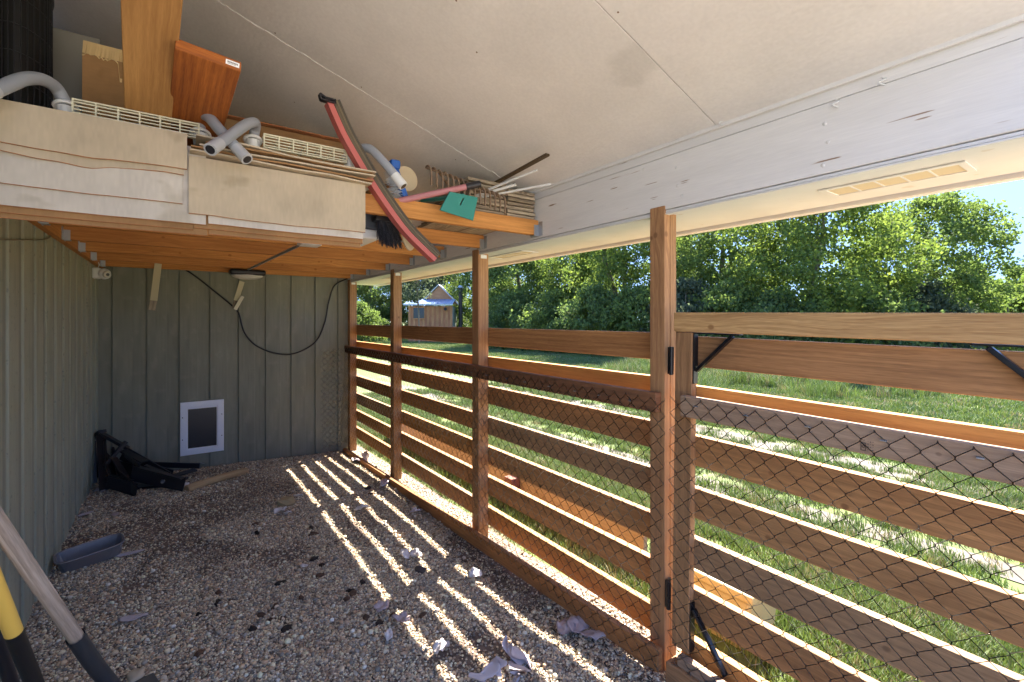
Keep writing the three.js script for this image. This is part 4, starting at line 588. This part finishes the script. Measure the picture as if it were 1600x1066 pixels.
{ // brushes, paddles, rake and rods on the rack
  const z = -2.27, r = rng(851);
  const b = thing('snow_brush', 'blue snow brush with white tipped bristles behind the curved strip', 'brush', onZ(618, 320, z).toArray());
  const h0 = onZ(612, 252, z), h1 = onZ(642, 336, z), blue = std('blue plastic', '#2a5fae', 0.4); part(b, 'head', barAt(h0, h1, 0.04, 0.03, 0.006), blue); part(b, 'end_block', (() => { const p = onZ(616, 258, z + 0.01), g = new RoundedBoxGeometry(0.05, 0.045, 0.05, 2, 0.01); g.translate(p.x, p.y, p.z); return g; })(), blue);
  const br = []; for (let k = 0; k < 240; k++) { const p = h0.clone().lerp(h1, rr(0.2, 1, r)).add(V(rr(-0.012, 0.012, r), 0, rr(-0.02, 0.02, r))); br.push(rod(p, p.clone().add(V(rr(-0.07, -0.045, r), rr(-0.035, -0.005, r), rr(0, 0.03, r))), 0.0016, 0.0008, 3)); } part(b, 'bristles', br, std('pale bristles', '#b9c2cc', 0.7)).userData.kind = 'stuff';
  const k2 = thing('push_brush', 'black bristled brush hanging below the front joist', 'brush', onZ(612, 372, -2.33).toArray()); const a0 = onZ(590, 345, -2.33), a1 = onZ(618, 350, -2.33), bb = []; for (let k = 0; k < 420; k++) { const p = a0.clone().lerp(a1, r()).add(V(0, 0, rr(-0.03, 0.03, r))); bb.push(rod(p, p.clone().add(V(rr(-0.01, 0.05, r), rr(-0.13, -0.07, r), rr(-0.01, 0.01, r))), 0.0024, 0.0012, 3)); } part(k2, 'bristles', bb, M.blackPlastic).userData.kind = 'stuff'; part(k2, 'head', barAt(a0.clone().add(V(-0.02, 0.012, 0)), a1.clone().add(V(0.02, 0.012, 0)), 0.075, 0.028, 0.006), M.blackPlastic); part(k2, 'handle', rod(a0.clone().lerp(a1, 0.5).add(V(0, 0.02, -0.01)), V(a0.x + 0.02, 2.145, -2.80), 0.013, 0.013, 10), M.pvc);
  const bx = thing('grey_case', 'small grey plastic case behind the right end of the cartons', 'case', onZ(573, 348, -2.45).toArray()); const q = onZ(573, 348, -2.45); part(bx, 'body', (() => { const g = new RoundedBoxGeometry(0.12, 0.08, 0.3, 2, 0.012); g.translate(q.x, q.y, q.z - 0.1); return g; })(), std('grey case', '#4a505c', 0.5)); part(bx, 'base', (() => { const g = new RoundedBoxGeometry(0.11, 0.05, 0.29, 2, 0.01); g.translate(q.x, q.y - 0.066, q.z - 0.1); return g; })(), M.whitePlastic);
  const pad = (label, u, v, w, h, rot, zp, sh) => { const c = onZ(u, v, zp), t = thing('wooden_paddle', label, 'paddle', c.toArray(), 'beige paddles on the rack'), s = new THREE.Shape(); s.absellipse(0, 0, w, h, 0, 6.283); const g = new THREE.ExtrudeGeometry(s, { depth: 0.008, bevelEnabled: true, bevelSize: 0.004, bevelThickness: 0.003, bevelSegments: 2, curveSegments: 24 }); g.rotateZ(rot); obj('blade', g, std('beige paddle', '#cbb894', 0.6), t); obj('shaft', rod(V(0, 0, -0.002), sh, 0.013, 0.013, 8), M.plank, t); return t; };
  pad('beige round paddle blade standing above the front joist', 634, 280, 0.058, 0.062, 0.5, -2.35, V(-0.10, 0.02, -0.7)); pad('beige long paddle blade hanging below the front joist', 637, 365, 0.032, 0.085, 0.15, -2.29, V(-0.06, 0.14, -0.5));
  // bow rake
  const ra = onZ(667, 262, -2.20), rb = onZ(782, 308, -2.14), t = thing('bow_rake', 'rusty bow rake with curved tines lying on the front joist', 'rake', ra.toArray()); part(t, 'head_bar', tube([ra, ra.clone().lerp(rb, 0.5).add(V(0, 0.006, 0)), rb], 0.007, 16, 6), M.rust);
  for (let k = 0; k < 15; k++) { const p = ra.clone().lerp(rb, k / 14); part(t, 'tine', tube([p.clone().add(V(0, 0.003, -0.012)), p.clone().add(V(0, 0.008, 0.012)), p.clone().add(V(0.006, -0.02, 0.034)), p.clone().add(V(0.010, -0.096, 0.030))], 0.0055, 10, 5), M.rust); }
  const mid = ra.clone().lerp(rb, 0.5); part(t, 'bow', tube([ra.clone().lerp(rb, 0.15), mid.clone().add(V(0.02, 0.012, -0.16)), ra.clone().lerp(rb, 0.85)], 0.006, 18, 6), M.rust); part(t, 'handle', rod(mid.clone().add(V(0.02, 0.010, -0.15)), V(mid.x - 0.35, 2.26, -3.6), 0.014, 0.014, 10), M.plank);
  // pink shaft with black grip
  const pa = onZ(600, 319, -2.26), pb = onZ(728, 292, -2.12), pc = onZ(750, 287.5, -2.10), pt = thing('pink_pole', 'faded pink pole with black grip lying across the front joist', 'pole', pa.toArray()); part(pt, 'shaft', rod(pa, pb, 0.0155, 0.0155, 14), std('faded pink', '#b4787a', 0.5)); part(pt, 'grip', rod(pb, pc, 0.0185, 0.0185, 14), M.blackPlastic);
  // teal blade with hanging slot
  { const C = [[703, 300], [746, 309], [739, 344], [688, 328]].map(([u, v]) => onZ(u, v, -2.125)), o = C[0], s = new THREE.Shape(C.map((p) => new THREE.Vector2(p.x, p.y))); const sl = [[723, 309], [725.5, 310], [720, 321.5], [717.8, 320.5]].map(([u, v]) => onZ(u, v, -2.125)); s.holes.push(new THREE.Path(sl.map((p) => new THREE.Vector2(p.x, p.y)))); const g = new THREE.ExtrudeGeometry(s, { depth: 0.006, bevelEnabled: true, bevelSize: 0.002, bevelThickness: 0.002, bevelSegments: 1 }); g.translate(0, 0, -2.131); const tt = thing('teal_scoop', 'teal plastic scoop hanging over the front joist', 'scoop', o.toArray()); part(tt, 'blade', g, std('teal plastic', '#2f8478', 0.45)); part(tt, 'handle', rod(C[0].clone().lerp(C[1], 0.5).add(V(0, -0.006, -0.004)), C[0].clone().lerp(C[1], 0.5).add(V(-0.05, 0.045, -0.4)), 0.012, 0.012, 10), std('teal plastic handle', '#2f8478', 0.45)); }
  const rodT = (label, p, q2, w, m) => tag(obj('thin_rod', rod(p, q2, w, w, 8), m), label, 'rod', 'white rods on the rack');
  rodT('white rod, uppermost of three pointing at the ceiling', onZ(736, 307, -2.30), onZ(839, 266, -1.86), 0.006, M.whitePlastic); rodT('white rod, shortest and thickest of three on the rack', onZ(738, 308, -2.26), onZ(806, 288.5, -2.05), 0.0075, M.whitePlastic); rodT('white rod, lowest of three reaching towards the beam', onZ(742, 310, -2.28), onZ(861, 287.5, -1.92), 0.006, M.whitePlastic);
  tag(obj('dark_stick', barAt(onZ(752, 298, -2.40), onZ(856, 241.5, -1.80), 0.026, 0.012, 0.002), std('dark varnished stick', '#4a3a24', 0.6)), 'dark brown flat stick sticking out above the white rods', 'stick');
  // offcut slats stacked against the beam
  const names = ['lowest', 'second', 'third', 'fourth', 'fifth', 'sixth', 'seventh', 'topmost'];
  for (let k = 0; k < 8; k++) for (let p = 0; p < 2; p++) { const y = JY1 + 0.0015 + k * 0.0235, x0 = p ? 1.562 + rr(0, 0.006) : 1.315 + rr(-0.02, 0.01), x1 = p ? 1.772 - rr(0, 0.012) : 1.552 + rr(-0.004, 0.004), zf = -2.235 + rr(-0.012, 0.008); if (p && k > 6) continue; tag(obj('offcut_slat', boxAt(x0, x1, y, y + 0.0185 + rr(-0.001, 0.001), zf - 0.65, zf, 0.002), M.slat), 'rough grey offcut slat, ' + names[k] + ' from the bottom in the pile ' + (p ? 'against the white beam' : 'under the rake'), 'slat', 'offcut slats on the rack'); }
}
// ---------------------------------------------------------------- fittings on the far wall
{
  for (const [label, pts, w] of [['pale wooden strip hanging from the last joist near the left', [[247, 412], [240, 470], [237, 485]], 0.058], ['pale wooden strip hanging below the bulkhead lamp', [[378, 440], [369, 470], [366, 482]], 0.05]]) { const z = -5.86, a = onZ(...pts[0], z), b = onZ(...pts[1], z), c = onZ(...pts[2], z), t = thing('hanging_strip', label, 'wood strip', b.toArray(), 'strips hanging from the last joist'); part(t, 'strip', barAt(a, b, w, 0.012, 0.002, 0, V(0, 0, 1)), std('pale painted wood', '#c9bf9c', 0.8)); part(t, 'end_block', barAt(b.clone().add(V(0, 0, 0.012)), c.clone().add(V(0, 0, 0.014)), w * 0.95, 0.014, 0.002, 0, V(0, 0, 1)), M.slat); }
  const hk = onZ(379, 463, -5.83); tag(obj('plastic_clip', barAt(hk, onZ(367, 484, -5.83), 0.035, 0.014, 0.003, 0, V(0, 0, 1)), M.cream), 'small cream clip holding the cable below the lamp', 'clip');
  const c = onZ(386, 433, -5.80), t = thing('bulkhead_lamp', 'unlit black bulkhead lamp with frosted lens under the last joist', 'lamp', c.toArray());
  part(t, 'housing', (() => { const g = new RoundedBoxGeometry(0.34, 0.06, 0.16, 3, 0.025); g.translate(c.x, c.y + 0.045, c.z + 0.03); return g; })(), M.blackPlastic); part(t, 'lens', (() => { const g = new THREE.SphereGeometry(1, 24, 14); g.scale(0.15, 0.045, 0.07); g.translate(c.x, c.y + 0.014, c.z + 0.03); return g; })(), std('frosted lens', '#c6c4bc', 0.35));
  const j = onY(476, 381, 2.006); const jb = thing('conduit', 'grey conduit running from the lamp to a white junction box', 'conduit', j.toArray()); part(jb, 'pipe', rod(onY(388, 421, 2.014), j.clone().add(V(0, 0.008, 0)), 0.010, 0.010, 10), M.galv); part(jb, 'junction_box', (() => { const g = new RoundedBoxGeometry(0.13, 0.035, 0.13, 2, 0.012); g.translate(j.x + 0.03, j.y + 0.006, j.z); return g; })(), M.whitePlastic);
  const cz = BZ + 0.03; tag(obj('black_cable', tube([[272, 411], [300, 428], [335, 455], [365, 480], [372, 488], [382, 520], [400, 540], [430, 552], [458, 553], [492, 535], [507, 505], [514, 470], [523, 446], [545, 434]].map(([u, v]) => onZ(u, v, cz)), 0.0085, 90, 8), M.cable), 'black cable looping down across the green back wall', 'cable');
  const p = onX(146, 427, LX + 0.03), cam = thing('security_camera', 'white dome security camera on the left wall near the corner', 'camera', p.toArray()); part(cam, 'mount', (() => { const g = new RoundedBoxGeometry(0.06, 0.10, 0.09, 2, 0.012); g.translate(LX + 0.0525, p.y, p.z); return g; })(), M.whitePlastic);
  const ball = V(LX + 0.105, p.y - 0.004, p.z + 0.02), look = V(0.55, -0.15, 0.82).normalize(); part(cam, 'dome', (() => { const g = new THREE.SphereGeometry(0.05, 22, 16); g.translate(ball.x, ball.y, ball.z); return g; })(), M.whitePlastic); part(cam, 'face_ring', rod(ball.clone().addScaledVector(look, 0.036), ball.clone().addScaledVector(look, 0.0535), 0.034, 0.03, 18), std('camera face', '#b9b5aa', 0.4)); part(cam, 'camera_lens', rod(ball.clone().addScaledVector(look, 0.0535), ball.clone().addScaledVector(look, 0.056), 0.014, 0.014, 14), M.blackPlastic);
  part(cam, 'lead', tube([V(LX + 0.06, p.y + 0.05, p.z), V(LX + 0.07, p.y + 0.085, p.z + 0.01), V(LX + 0.045, p.y + 0.12, p.z)], 0.004, 14, 6), M.whitePlastic);
}
// ---------------------------------------------------------------- things on the gravel
const G = (u, v) => { let p = onY(u, v, 0); for (let k = 0; k < 6; k++) p = onY(u, v, gravelY(p.x, p.z)); return p; };
{ // broken black crate in the corner: thin plates and struts
  const t = thing('broken_crate', 'heap of broken black plastic crate in the corner by the green wall', 'crate', [-0.28, 0, -5.3]);
  const B = (name, a, b, w, h, up) => part(t, name, barAt(a, b, w, h, 0.002, 0, up), M.blackPlastic), P = (u, v, q) => atT(u, v, q * 0.925);
  B('post', P(157, 676, 4.75), P(163, 766, 4.5), 0.07, 0.02); B('post', P(146, 690, 4.8), P(148, 755, 4.7), 0.03, 0.05); B('rim', P(147, 684, 4.85), P(160, 674, 4.72), 0.06, 0.03); B('rim', P(157, 677, 4.72), P(200, 701, 4.8), 0.06, 0.025); B('strut', P(163, 728, 4.55), P(197, 690, 4.7), 0.03, 0.03); B('strut', P(163, 690, 4.7), P(164, 728, 4.5), 0.014, 0.014); B('strut', P(165, 726, 4.5), P(173, 749, 4.4), 0.016, 0.02);
  B('side_panel', P(192, 708, 4.75), P(262, 748, 4.75), 0.015, 0.13); B('side_panel', P(206, 740, 4.45), P(288, 757, 4.5), 0.016, 0.125); B('side_panel', P(232, 726, 4.85), P(312, 728, 4.95), 0.02, 0.05); B('rim', P(192, 704, 4.68), P(226, 722, 4.62), 0.07, 0.014); B('rim', P(215, 730, 4.45), P(285, 748, 4.45), 0.05, 0.012); B('strut', P(270, 744, 4.7), P(306, 734, 4.85), 0.09, 0.014); B('strut', P(188, 745, 4.45), P(213, 768, 4.35), 0.012, 0.09); B('side_panel', P(168, 752, 4.40), P(212, 766, 4.38), 0.014, 0.11); B('rim', P(195, 712, 4.5), P(218, 728, 4.45), 0.012, 0.03); B('strut', P(178, 716, 4.6), P(205, 760, 4.5), 0.05, 0.012); B('strut', P(150, 700, 4.85), P(190, 745, 4.75), 0.09, 0.012);
  B('side_panel', P(150, 728, 4.82), P(206, 742, 4.72), 0.015, 0.20); B('side_panel', P(200, 726, 4.78), P(268, 744, 4.82), 0.015, 0.12); B('strut', P(176, 700, 4.72), P(186, 748, 4.55), 0.02, 0.03); B('rim', P(168, 744, 4.42), P(206, 752, 4.40), 0.06, 0.012); B('strut', P(226, 728, 4.5), P(262, 742, 4.5), 0.04, 0.02);
  part(t, 'peg', rod(P(254, 752, 4.43), P(254, 753, 4.40), 0.018, 0.016, 10), M.blackPlastic);
  B('base_panel', P(160, 764, 4.72), P(285, 752, 4.8), 0.2, 0.02);
}
{ // loaf tin
  const a = G(97, 893), b = G(186, 868), c = a.clone().lerp(b, 0.5), d = b.clone().sub(a); const t = thing('loaf_tin', 'dull metal loaf tin lying beside the left wall', 'baking tin', [c.x, c.y + 0.018, c.z]); t.scale.setScalar(1.08); t.rotation.set(0.16, -Math.atan2(d.z, d.x), 0.06);
  const L = 0.29, W = 0.13, H = 0.08, prof = (f, e) => { const l = mix(L - 0.03, L, f) / 2 + e, w = mix(W - 0.03, W, f) / 2 + e, rd = 0.02, s = []; for (let k = 0; k < 32; k++) { const an = k / 32 * 6.283, cx = Math.cos(an), cy = Math.sin(an), n = 5; const q = Math.pow(Math.pow(Math.abs(cx) / l, n) + Math.pow(Math.abs(cy) / w, n), -1 / n); s.push([cx * q, cy * q]); } return s; };
  const rings = [[0, 0.0015, 0], [0, 0, 0.004], [1, 0, H], [1, 0.008, H + 0.001], [1, 0.008, H - 0.003], [1, 0.002, H - 0.003], [0, 0.002, 0]].map(([f, e, y]) => prof(f, e).map(([x, z]) => [x, y, z])), pos = []; const tri = (p, q, r) => pos.push(...p, ...q, ...r);
  for (let i = 0; i < rings.length - 1; i++) for (let k = 0; k < 32; k++) { const m = (k + 1) % 32; tri(rings[i][k], rings[i + 1][k], rings[i + 1][m]); tri(rings[i][k], rings[i + 1][m], rings[i][m]); } for (let k = 0; k < 32; k++) { const m = (k + 1) % 32; tri([0, 0.002, 0], rings[1][k], rings[1][m]); }
  const g = new THREE.BufferGeometry(); g.setAttribute('position', new THREE.Float32BufferAttribute(pos, 3)); g.computeVertexNormals(); M.pan.side = THREE.DoubleSide; obj('tin_body', g, M.pan, t); const rim = prof(1, 0.008).map(([x, z]) => V(x, H, z)); obj('rolled_rim', tube(rim, 0.003, 64, 6, true), M.pan, t);
}
{ // long handled tools leaning in from the left
  const A = atT(-2, 820, 1.02), Bq = atT(121, 1000, 1.30), C = atT(150, 1042, 1.38), d = A.clone().sub(Bq).normalize(), D = atT(180, 1078, 1.46), t = thing('long_shovel', 'shovel with weathered grey wooden handle and dark steel socket at the lower left', 'shovel', [D.x, 0, D.z]);
  part(t, 'handle', planarUVtube(rod(Bq, A.clone().addScaledVector(d, 0.75), 0.0172, 0.016, 20), d), M.handle); const steel = std('dark forged steel', '#3c4046', 0.5, { metalness: 0.5 });
  part(t, 'socket', tube([Bq.clone().addScaledVector(d, 0.02), Bq, C, D], 0.0208, 24, 16), steel);
  const e = D.clone().sub(C).normalize(), s = V().crossVectors(e, V(0.4, 0, 1)).normalize(), n = V().crossVectors(s, e), pos = []; const N = 10, Mx = 8, pt = (i, j) => { const f = i / N, q = j / Mx * 2 - 1, w = 0.085 * (f < 0.6 ? 1 : Math.sqrt(Math.max(0, 1 - ((f - 0.6) / 0.42) ** 2))); return D.clone().addScaledVector(e, f * 0.30 + 0.03).addScaledVector(s, q * w).addScaledVector(n, 0.03 * q * q - 0.03 * Math.sin(f * 2)).toArray(); };
  for (const off of [0, 0.003]) for (let i = 0; i < N; i++) for (let j = 0; j < Mx; j++) { const o = (p) => V(...p).addScaledVector(n, off).toArray(); pos.push(...o(pt(i, j)), ...o(pt(i + 1, j)), ...o(pt(i + 1, j + 1)), ...o(pt(i, j)), ...o(pt(i + 1, j + 1)), ...o(pt(i, j + 1))); } const g = new THREE.BufferGeometry(); g.setAttribute('position', new THREE.Float32BufferAttribute(pos, 3)); g.setAttribute('uv', new THREE.Float32BufferAttribute(new Float32Array(pos.length / 3 * 2), 2)); g.computeVertexNormals(); part(t, 'blade', g, std('rusty blade', '#5c564f', 0.6, { metalness: 0.3, side: THREE.DoubleSide }));
  const tool = (name, label, p, q, m, r0, upper, lower) => { const dd = q.clone().sub(p).normalize(), end = q.clone().addScaledVector(dd, Math.max(0, (q.y - 0.03) / -dd.y)), u = thing(name, label, 'tool', [end.x, 0, end.z]); part(u, 'handle', rod(m, p.clone().addScaledVector(dd, -0.5), r0, r0, 18), upper); part(u, 'lower_shaft', rod(end, m, r0 * 1.02, r0 * 1.02, 18), lower); return u; };
  const y0 = atT(-14, 900, 1.02), y1 = atT(21, 988, 1.10), y2 = atT(58, 1078, 1.20); tool('yellow_tool', 'tool with yellow handle and black grip at the lower left edge', y0, y2, y1, 0.0168, std('yellow fibreglass', '#dcb552', 0.4), std('black grip', '#141416', 0.45));
  const k0 = atT(-20, 960, 1.22), k2 = atT(22, 1080, 1.36); tool('dark_tool', 'dark handled tool behind the yellow one at the lower left corner', k0, k2, k0.clone().lerp(k2, 0.3), 0.0155, std('dark shaft', '#2c2e34', 0.45), M.blackPlastic);
}
function planarUVtube(g, axis) { const p = g.attributes.position, uv = g.attributes.uv, o = V(p.getX(0), p.getY(0), p.getZ(0)), q = V(); for (let i = 0; i < p.count; i++) { q.fromBufferAttribute(p, i); uv.setXY(i, q.clone().sub(o).dot(axis), uv.getX(i) * 0.13); } return g; }
{ // driftwood stick, stone
  const a = G(292, 768), b = G(384, 740); a.y += 0.02; b.y += 0.025; const pts = [a, a.clone().lerp(b, 0.3).add(V(0, 0.01, 0.01)), a.clone().lerp(b, 0.6).add(V(0, 0.005, -0.01)), b], g = new THREE.TubeGeometry(new THREE.CatmullRomCurve3(pts), 24, 0.036, 10), p = g.attributes.position, n = g.attributes.normal; for (let i = 0; i < p.count; i++) { const k = 0.012 * (vn(p.getX(i) * 22, p.getY(i) * 30 + p.getZ(i) * 22, 861) - 0.5); p.setXYZ(i, p.getX(i) + n.getX(i) * k, p.getY(i) + n.getY(i) * k * 0.7, p.getZ(i) + n.getZ(i) * k); }
  g.computeVertexNormals(); const t = thing('driftwood_stick', 'chewed tan branch lying in front of the black crate', 'branch', a.toArray()); part(t, 'branch', g.toNonIndexed(), M.drift); for (const [c, q] of [[a, pts[1]], [b, pts[2]]]) { const dd = c.clone().sub(q).normalize(); part(t, 'cut_end', rod(c.clone().addScaledVector(dd, -0.004), c.clone().addScaledVector(dd, 0.006), 0.034, 0.030, 12), M.drift); }
  const put = (name, label, cat, group, u, v, sx, sy, sz, seed, mat, amp = 0.3, det = 2, lift = 0.5) => { const q = G(u, v), g2 = lump(seed, det, sx, sy, sz, amp); const m = obj(name, g2, mat); m.position.set(q.x, q.y + sy * lift, q.z); m.rotation.y = seed * 1.7; return tag(m, label, cat, group); };
  put('tan_stone', 'angular tan stone on the gravel left of the sun stripes', 'stone', null, 446, 789, 0.085, 0.055, 0.07, 3, std('tan stone', '#a08c66', 0.9, { flatShading: true }), 0.4, 0, 0.35);
  put('pale_stone', 'flat pale stone lying at the foot of the shovel', 'stone', null, 212, 1060, 0.035, 0.02, 0.05, 9, std('pale stone', '#b8a88e', 0.9), 0.35, 2);
  put('brown_stone', 'dark brown rounded stone by the second sun stripe', 'stone', null, 657, 893, 0.042, 0.022, 0.028, 5, std('dark stone', '#4c4038', 0.75), 0.25, 2);
  const dung = std('dark clod', '#33281f', 0.95), dung2 = std('brown clod', '#5a4230', 0.95), r = rng(871);
  const ORD = ['first', 'second', 'third', 'fourth', 'fifth', 'sixth', 'seventh', 'eighth', 'ninth', 'tenth'], nth = (k) => k < 10 ? ORD[k] : k < 20 ? ['eleventh', 'twelfth', 'thirteenth', 'fourteenth', 'fifteenth', 'sixteenth', 'seventeenth', 'eighteenth', 'nineteenth', 'twentieth'][k - 10] : k < 29 ? 'twenty-' + ORD[k - 20] : 'thirtieth';
  [[402, 835], [398, 822], [486, 826], [490, 836], [492, 875], [503, 885], [438, 914], [430, 950], [408, 964], [440, 968], [425, 972], [552, 930], [541, 938], [566, 912], [548, 925], [341, 928], [340, 944], [313, 1024], [394, 986], [447, 986], [612, 965], [592, 975], [660, 964], [572, 968], [580, 773], [574, 765], [620, 954], [310, 962], [500, 902], [470, 938]].sort((p, q) => p[0] - q[0]).forEach(([u, v], k) => { const f = v > 900 ? 1 : 1.15; put('dark_clod', (k % 2 ? 'brown' : 'dark') + ' dried clod on the gravel, ' + nth(k) + ' from the left among the clods', 'clod', 'dried clods scattered on the gravel', u, v, rr(0.016, 0.032, r) * f, rr(0.010, 0.016, r) * f, rr(0.013, 0.022, r) * f, Math.floor(r() * 90) + 1, k % 2 ? dung2 : dung, 0.5, 2); });
  // scraps of white stuffing and cloth
  const scrapM = [std('white stuffing', '#d6cdc8', 0.95), std('lilac cloth scrap', '#c3b6b6', 0.95), std('dirty pink cloth', '#b39f9a', 0.95)];
  function scrap(label, u, v, w, h, lift, mat, seed, group, turn = 0) {
    const q = G(u, v), N = 12, g = new THREE.CircleGeometry(1, 22, 0, 6.283), rg = [], pos = []; const P = (f, a) => { const k = f * (0.65 + 0.55 * vn(Math.cos(a) * 1.7 + 5, Math.sin(a) * 1.7 + 5, seed)), x = Math.cos(a) * k, z = Math.sin(a) * k, y = lift * (fbm(x * 1.6 + seed, z * 1.6, seed + 1, 0, 0, 3) - 0.2) * (1 - 0.35 * f) * 1.5; return [x * w / 2, y, z * h / 2]; };
    const tri = (a, b, c) => pos.push(...a, ...b, ...c), K = 28; for (const s of [1, -1]) for (let i = 0; i < 5; i++) for (let k = 0; k < K; k++) { const a0 = k / K * 6.283, a1 = (k + 1) / K * 6.283, th = (p, f) => [p[0], p[1] - (s < 0 ? 0.006 * (1 - f) : 0), p[2]]; const A = th(P(i / 5, a0), i / 5), B = th(P((i + 1) / 5, a0), (i + 1) / 5), C = th(P((i + 1) / 5, a1), (i + 1) / 5), D = th(P(i / 5, a1), i / 5); if (s > 0) { tri(A, C, B); if (i) tri(A, D, C); } else { tri(A, B, C); if (i) tri(A, C, D); } }
    const ge = new THREE.BufferGeometry(); ge.setAttribute('position', new THREE.Float32BufferAttribute(pos, 3)); ge.computeVertexNormals(); mergeSmooth(ge); mat.side = THREE.DoubleSide; const m = obj('cloth_scrap', ge, mat); m.position.set(q.x, q.y + 0.020, q.z); m.rotation.y = turn + seed; m.scale.setScalar(1.15); return tag(m, label, 'scrap', group);
  }
  const S = 'scraps of stuffing and cloth on the gravel';
  scrap('ragged lilac cloth strip on the gravel right of the shovel', 209, 971, 0.13, 0.055, 0.012, scrapM[1], 11, S, -11.2);
  scrap('lilac scrap lying beside the loaf tin', 203, 870, 0.13, 0.05, 0.012, scrapM[1], 12, S, -11.9);
  scrap('small scrap by the left wall above the loaf tin', 132, 808, 0.09, 0.05, 0.012, scrapM[1], 13, S);
  scrap('small scrap on bare soil above the loaf tin', 180, 808, 0.08, 0.05, 0.012, scrapM[2], 14, S);
  scrap('white scrap tucked at the right end of the black crate', 310, 729, 0.17, 0.12, 0.06, scrapM[0], 15, S);
  scrap('white scrap at the end of the chewed branch', 280, 766, 0.16, 0.11, 0.05, scrapM[0], 16, S);
  scrap('lilac cloth under the left side of the black crate', 160, 770, 0.14, 0.10, 0.05, scrapM[1], 17, S);
  scrap('white scrap beside the tan stone', 466, 779, 0.07, 0.06, 0.05, scrapM[0], 18, S);
  scrap('two-lobed white scrap below the tan stone', 436, 803, 0.10, 0.08, 0.05, scrapM[0], 19, S);
  scrap('white scrap just right of the two-lobed one', 450, 806, 0.06, 0.05, 0.03, scrapM[0], 20, S);
  scrap('small white scrap in the middle of the gravel', 474, 890, 0.05, 0.035, 0.015, scrapM[0], 21, S);
  scrap('white stuffing lump on the third sun stripe', 566, 800, 0.11, 0.08, 0.06, scrapM[0], 22, S);
  scrap('long lilac cloth by the second post foot', 600, 760, 0.22, 0.08, 0.05, scrapM[1], 23, S);
  scrap('lilac cloth heap near the far post foot', 562, 724, 0.22, 0.10, 0.06, scrapM[1], 24, S);
  scrap('pale scrap on the gravel below the middle post', 648, 804, 0.09, 0.07, 0.04, scrapM[1], 25, S);
  scrap('white stuffing beside the dark rounded stone', 632, 874, 0.10, 0.08, 0.06, scrapM[0], 26, S);
  scrap('white stuffing above the dark rounded stone', 650, 872, 0.09, 0.07, 0.05, scrapM[0], 27, S);
  scrap('bright white scrap on the nearest sun stripe', 742, 905, 0.09, 0.08, 0.06, scrapM[0], 28, S);
  scrap('pinkish lump on the left sun stripe', 626, 975, 0.07, 0.09, 0.07, scrapM[2], 29, S);
  scrap('curled pink scrap left of the pinkish lump', 597, 958, 0.06, 0.09, 0.05, scrapM[2], 30, S);
  scrap('thin white scrap under the pinkish lump', 607, 1003, 0.04, 0.08, 0.05, scrapM[0], 31, S);
  scrap('white tuft between the two left sun stripes', 687, 1024, 0.08, 0.07, 0.06, scrapM[0], 32, S);
  scrap('pink scrap lying by the sill board', 858, 928, 0.09, 0.07, 0.03, scrapM[2], 34, S);
  scrap('large crumpled scrap among leaves by the sill board', 905, 985, 0.15, 0.11, 0.05, scrapM[2], 35, S);
  scrap('crumpled scrap left of the large one by the sill board', 884, 990, 0.10, 0.09, 0.05, scrapM[2], 36, S);
  scrap('pale torn scrap above the near sill board end', 930, 1000, 0.12, 0.08, 0.04, scrapM[2], 37, S);
  // torn cloth standing up in peaks at the front
  function peak(label, u, v, h, seed) { // torn cloth, stiff and crumpled, standing on its folds
    const q = G(u, v), N = 16, pos = [], P = (a, b) => { const s = a / N * 2 - 1, f = b / N, rag = 0.8 + 0.35 * vn(s * 3 + 5, f * 3, seed), w = mix(0.062, 0.02, f) * rag; return [s * w + 0.035 * Math.sin(f * 4 + seed), f * h * (0.65 + 0.5 * vn(s * 2.2 + 3, 1, seed + 2)), 0.05 * (fbm(s * 2 + 4, f * 2.4, seed + 5, 0, 0, 3) - 0.5) * 2 + 0.025 * Math.sin(s * 5 + seed) + 0.03 * f]; };
    for (const o of [0, 0.0025]) for (let a = 0; a < N; a++) for (let b = 0; b < N; b++) { const z = (p) => [p[0], p[1], p[2] - o]; pos.push(...z(P(a, b)), ...z(P(a + 1, b)), ...z(P(a + 1, b + 1)), ...z(P(a, b)), ...z(P(a + 1, b + 1)), ...z(P(a, b + 1))); }
    const g = new THREE.BufferGeometry(); g.setAttribute('position', new THREE.Float32BufferAttribute(pos, 3)); g.computeVertexNormals(); mergeSmooth(g); scrapM[1].side = THREE.DoubleSide; const m = obj('cloth_scrap', g, scrapM[1]); m.position.set(q.x, q.y - 0.004, q.z); m.rotation.y = seed * 2.3; return tag(m, label, 'scrap', S); }
  peak('crumpled lilac cloth standing in a peak at the lower middle', 766, 1058, 0.085, 41); peak('second lilac cloth peak beside the first, nearer the fence', 803, 1040, 0.095, 42); peak('upright scrap of cloth at the far post foot', 571, 722, 0.12, 43); peak('low lilac cloth fold in front of the two peaks', 800, 1062, 0.08, 44);
}

renderer.render(scene, camera);
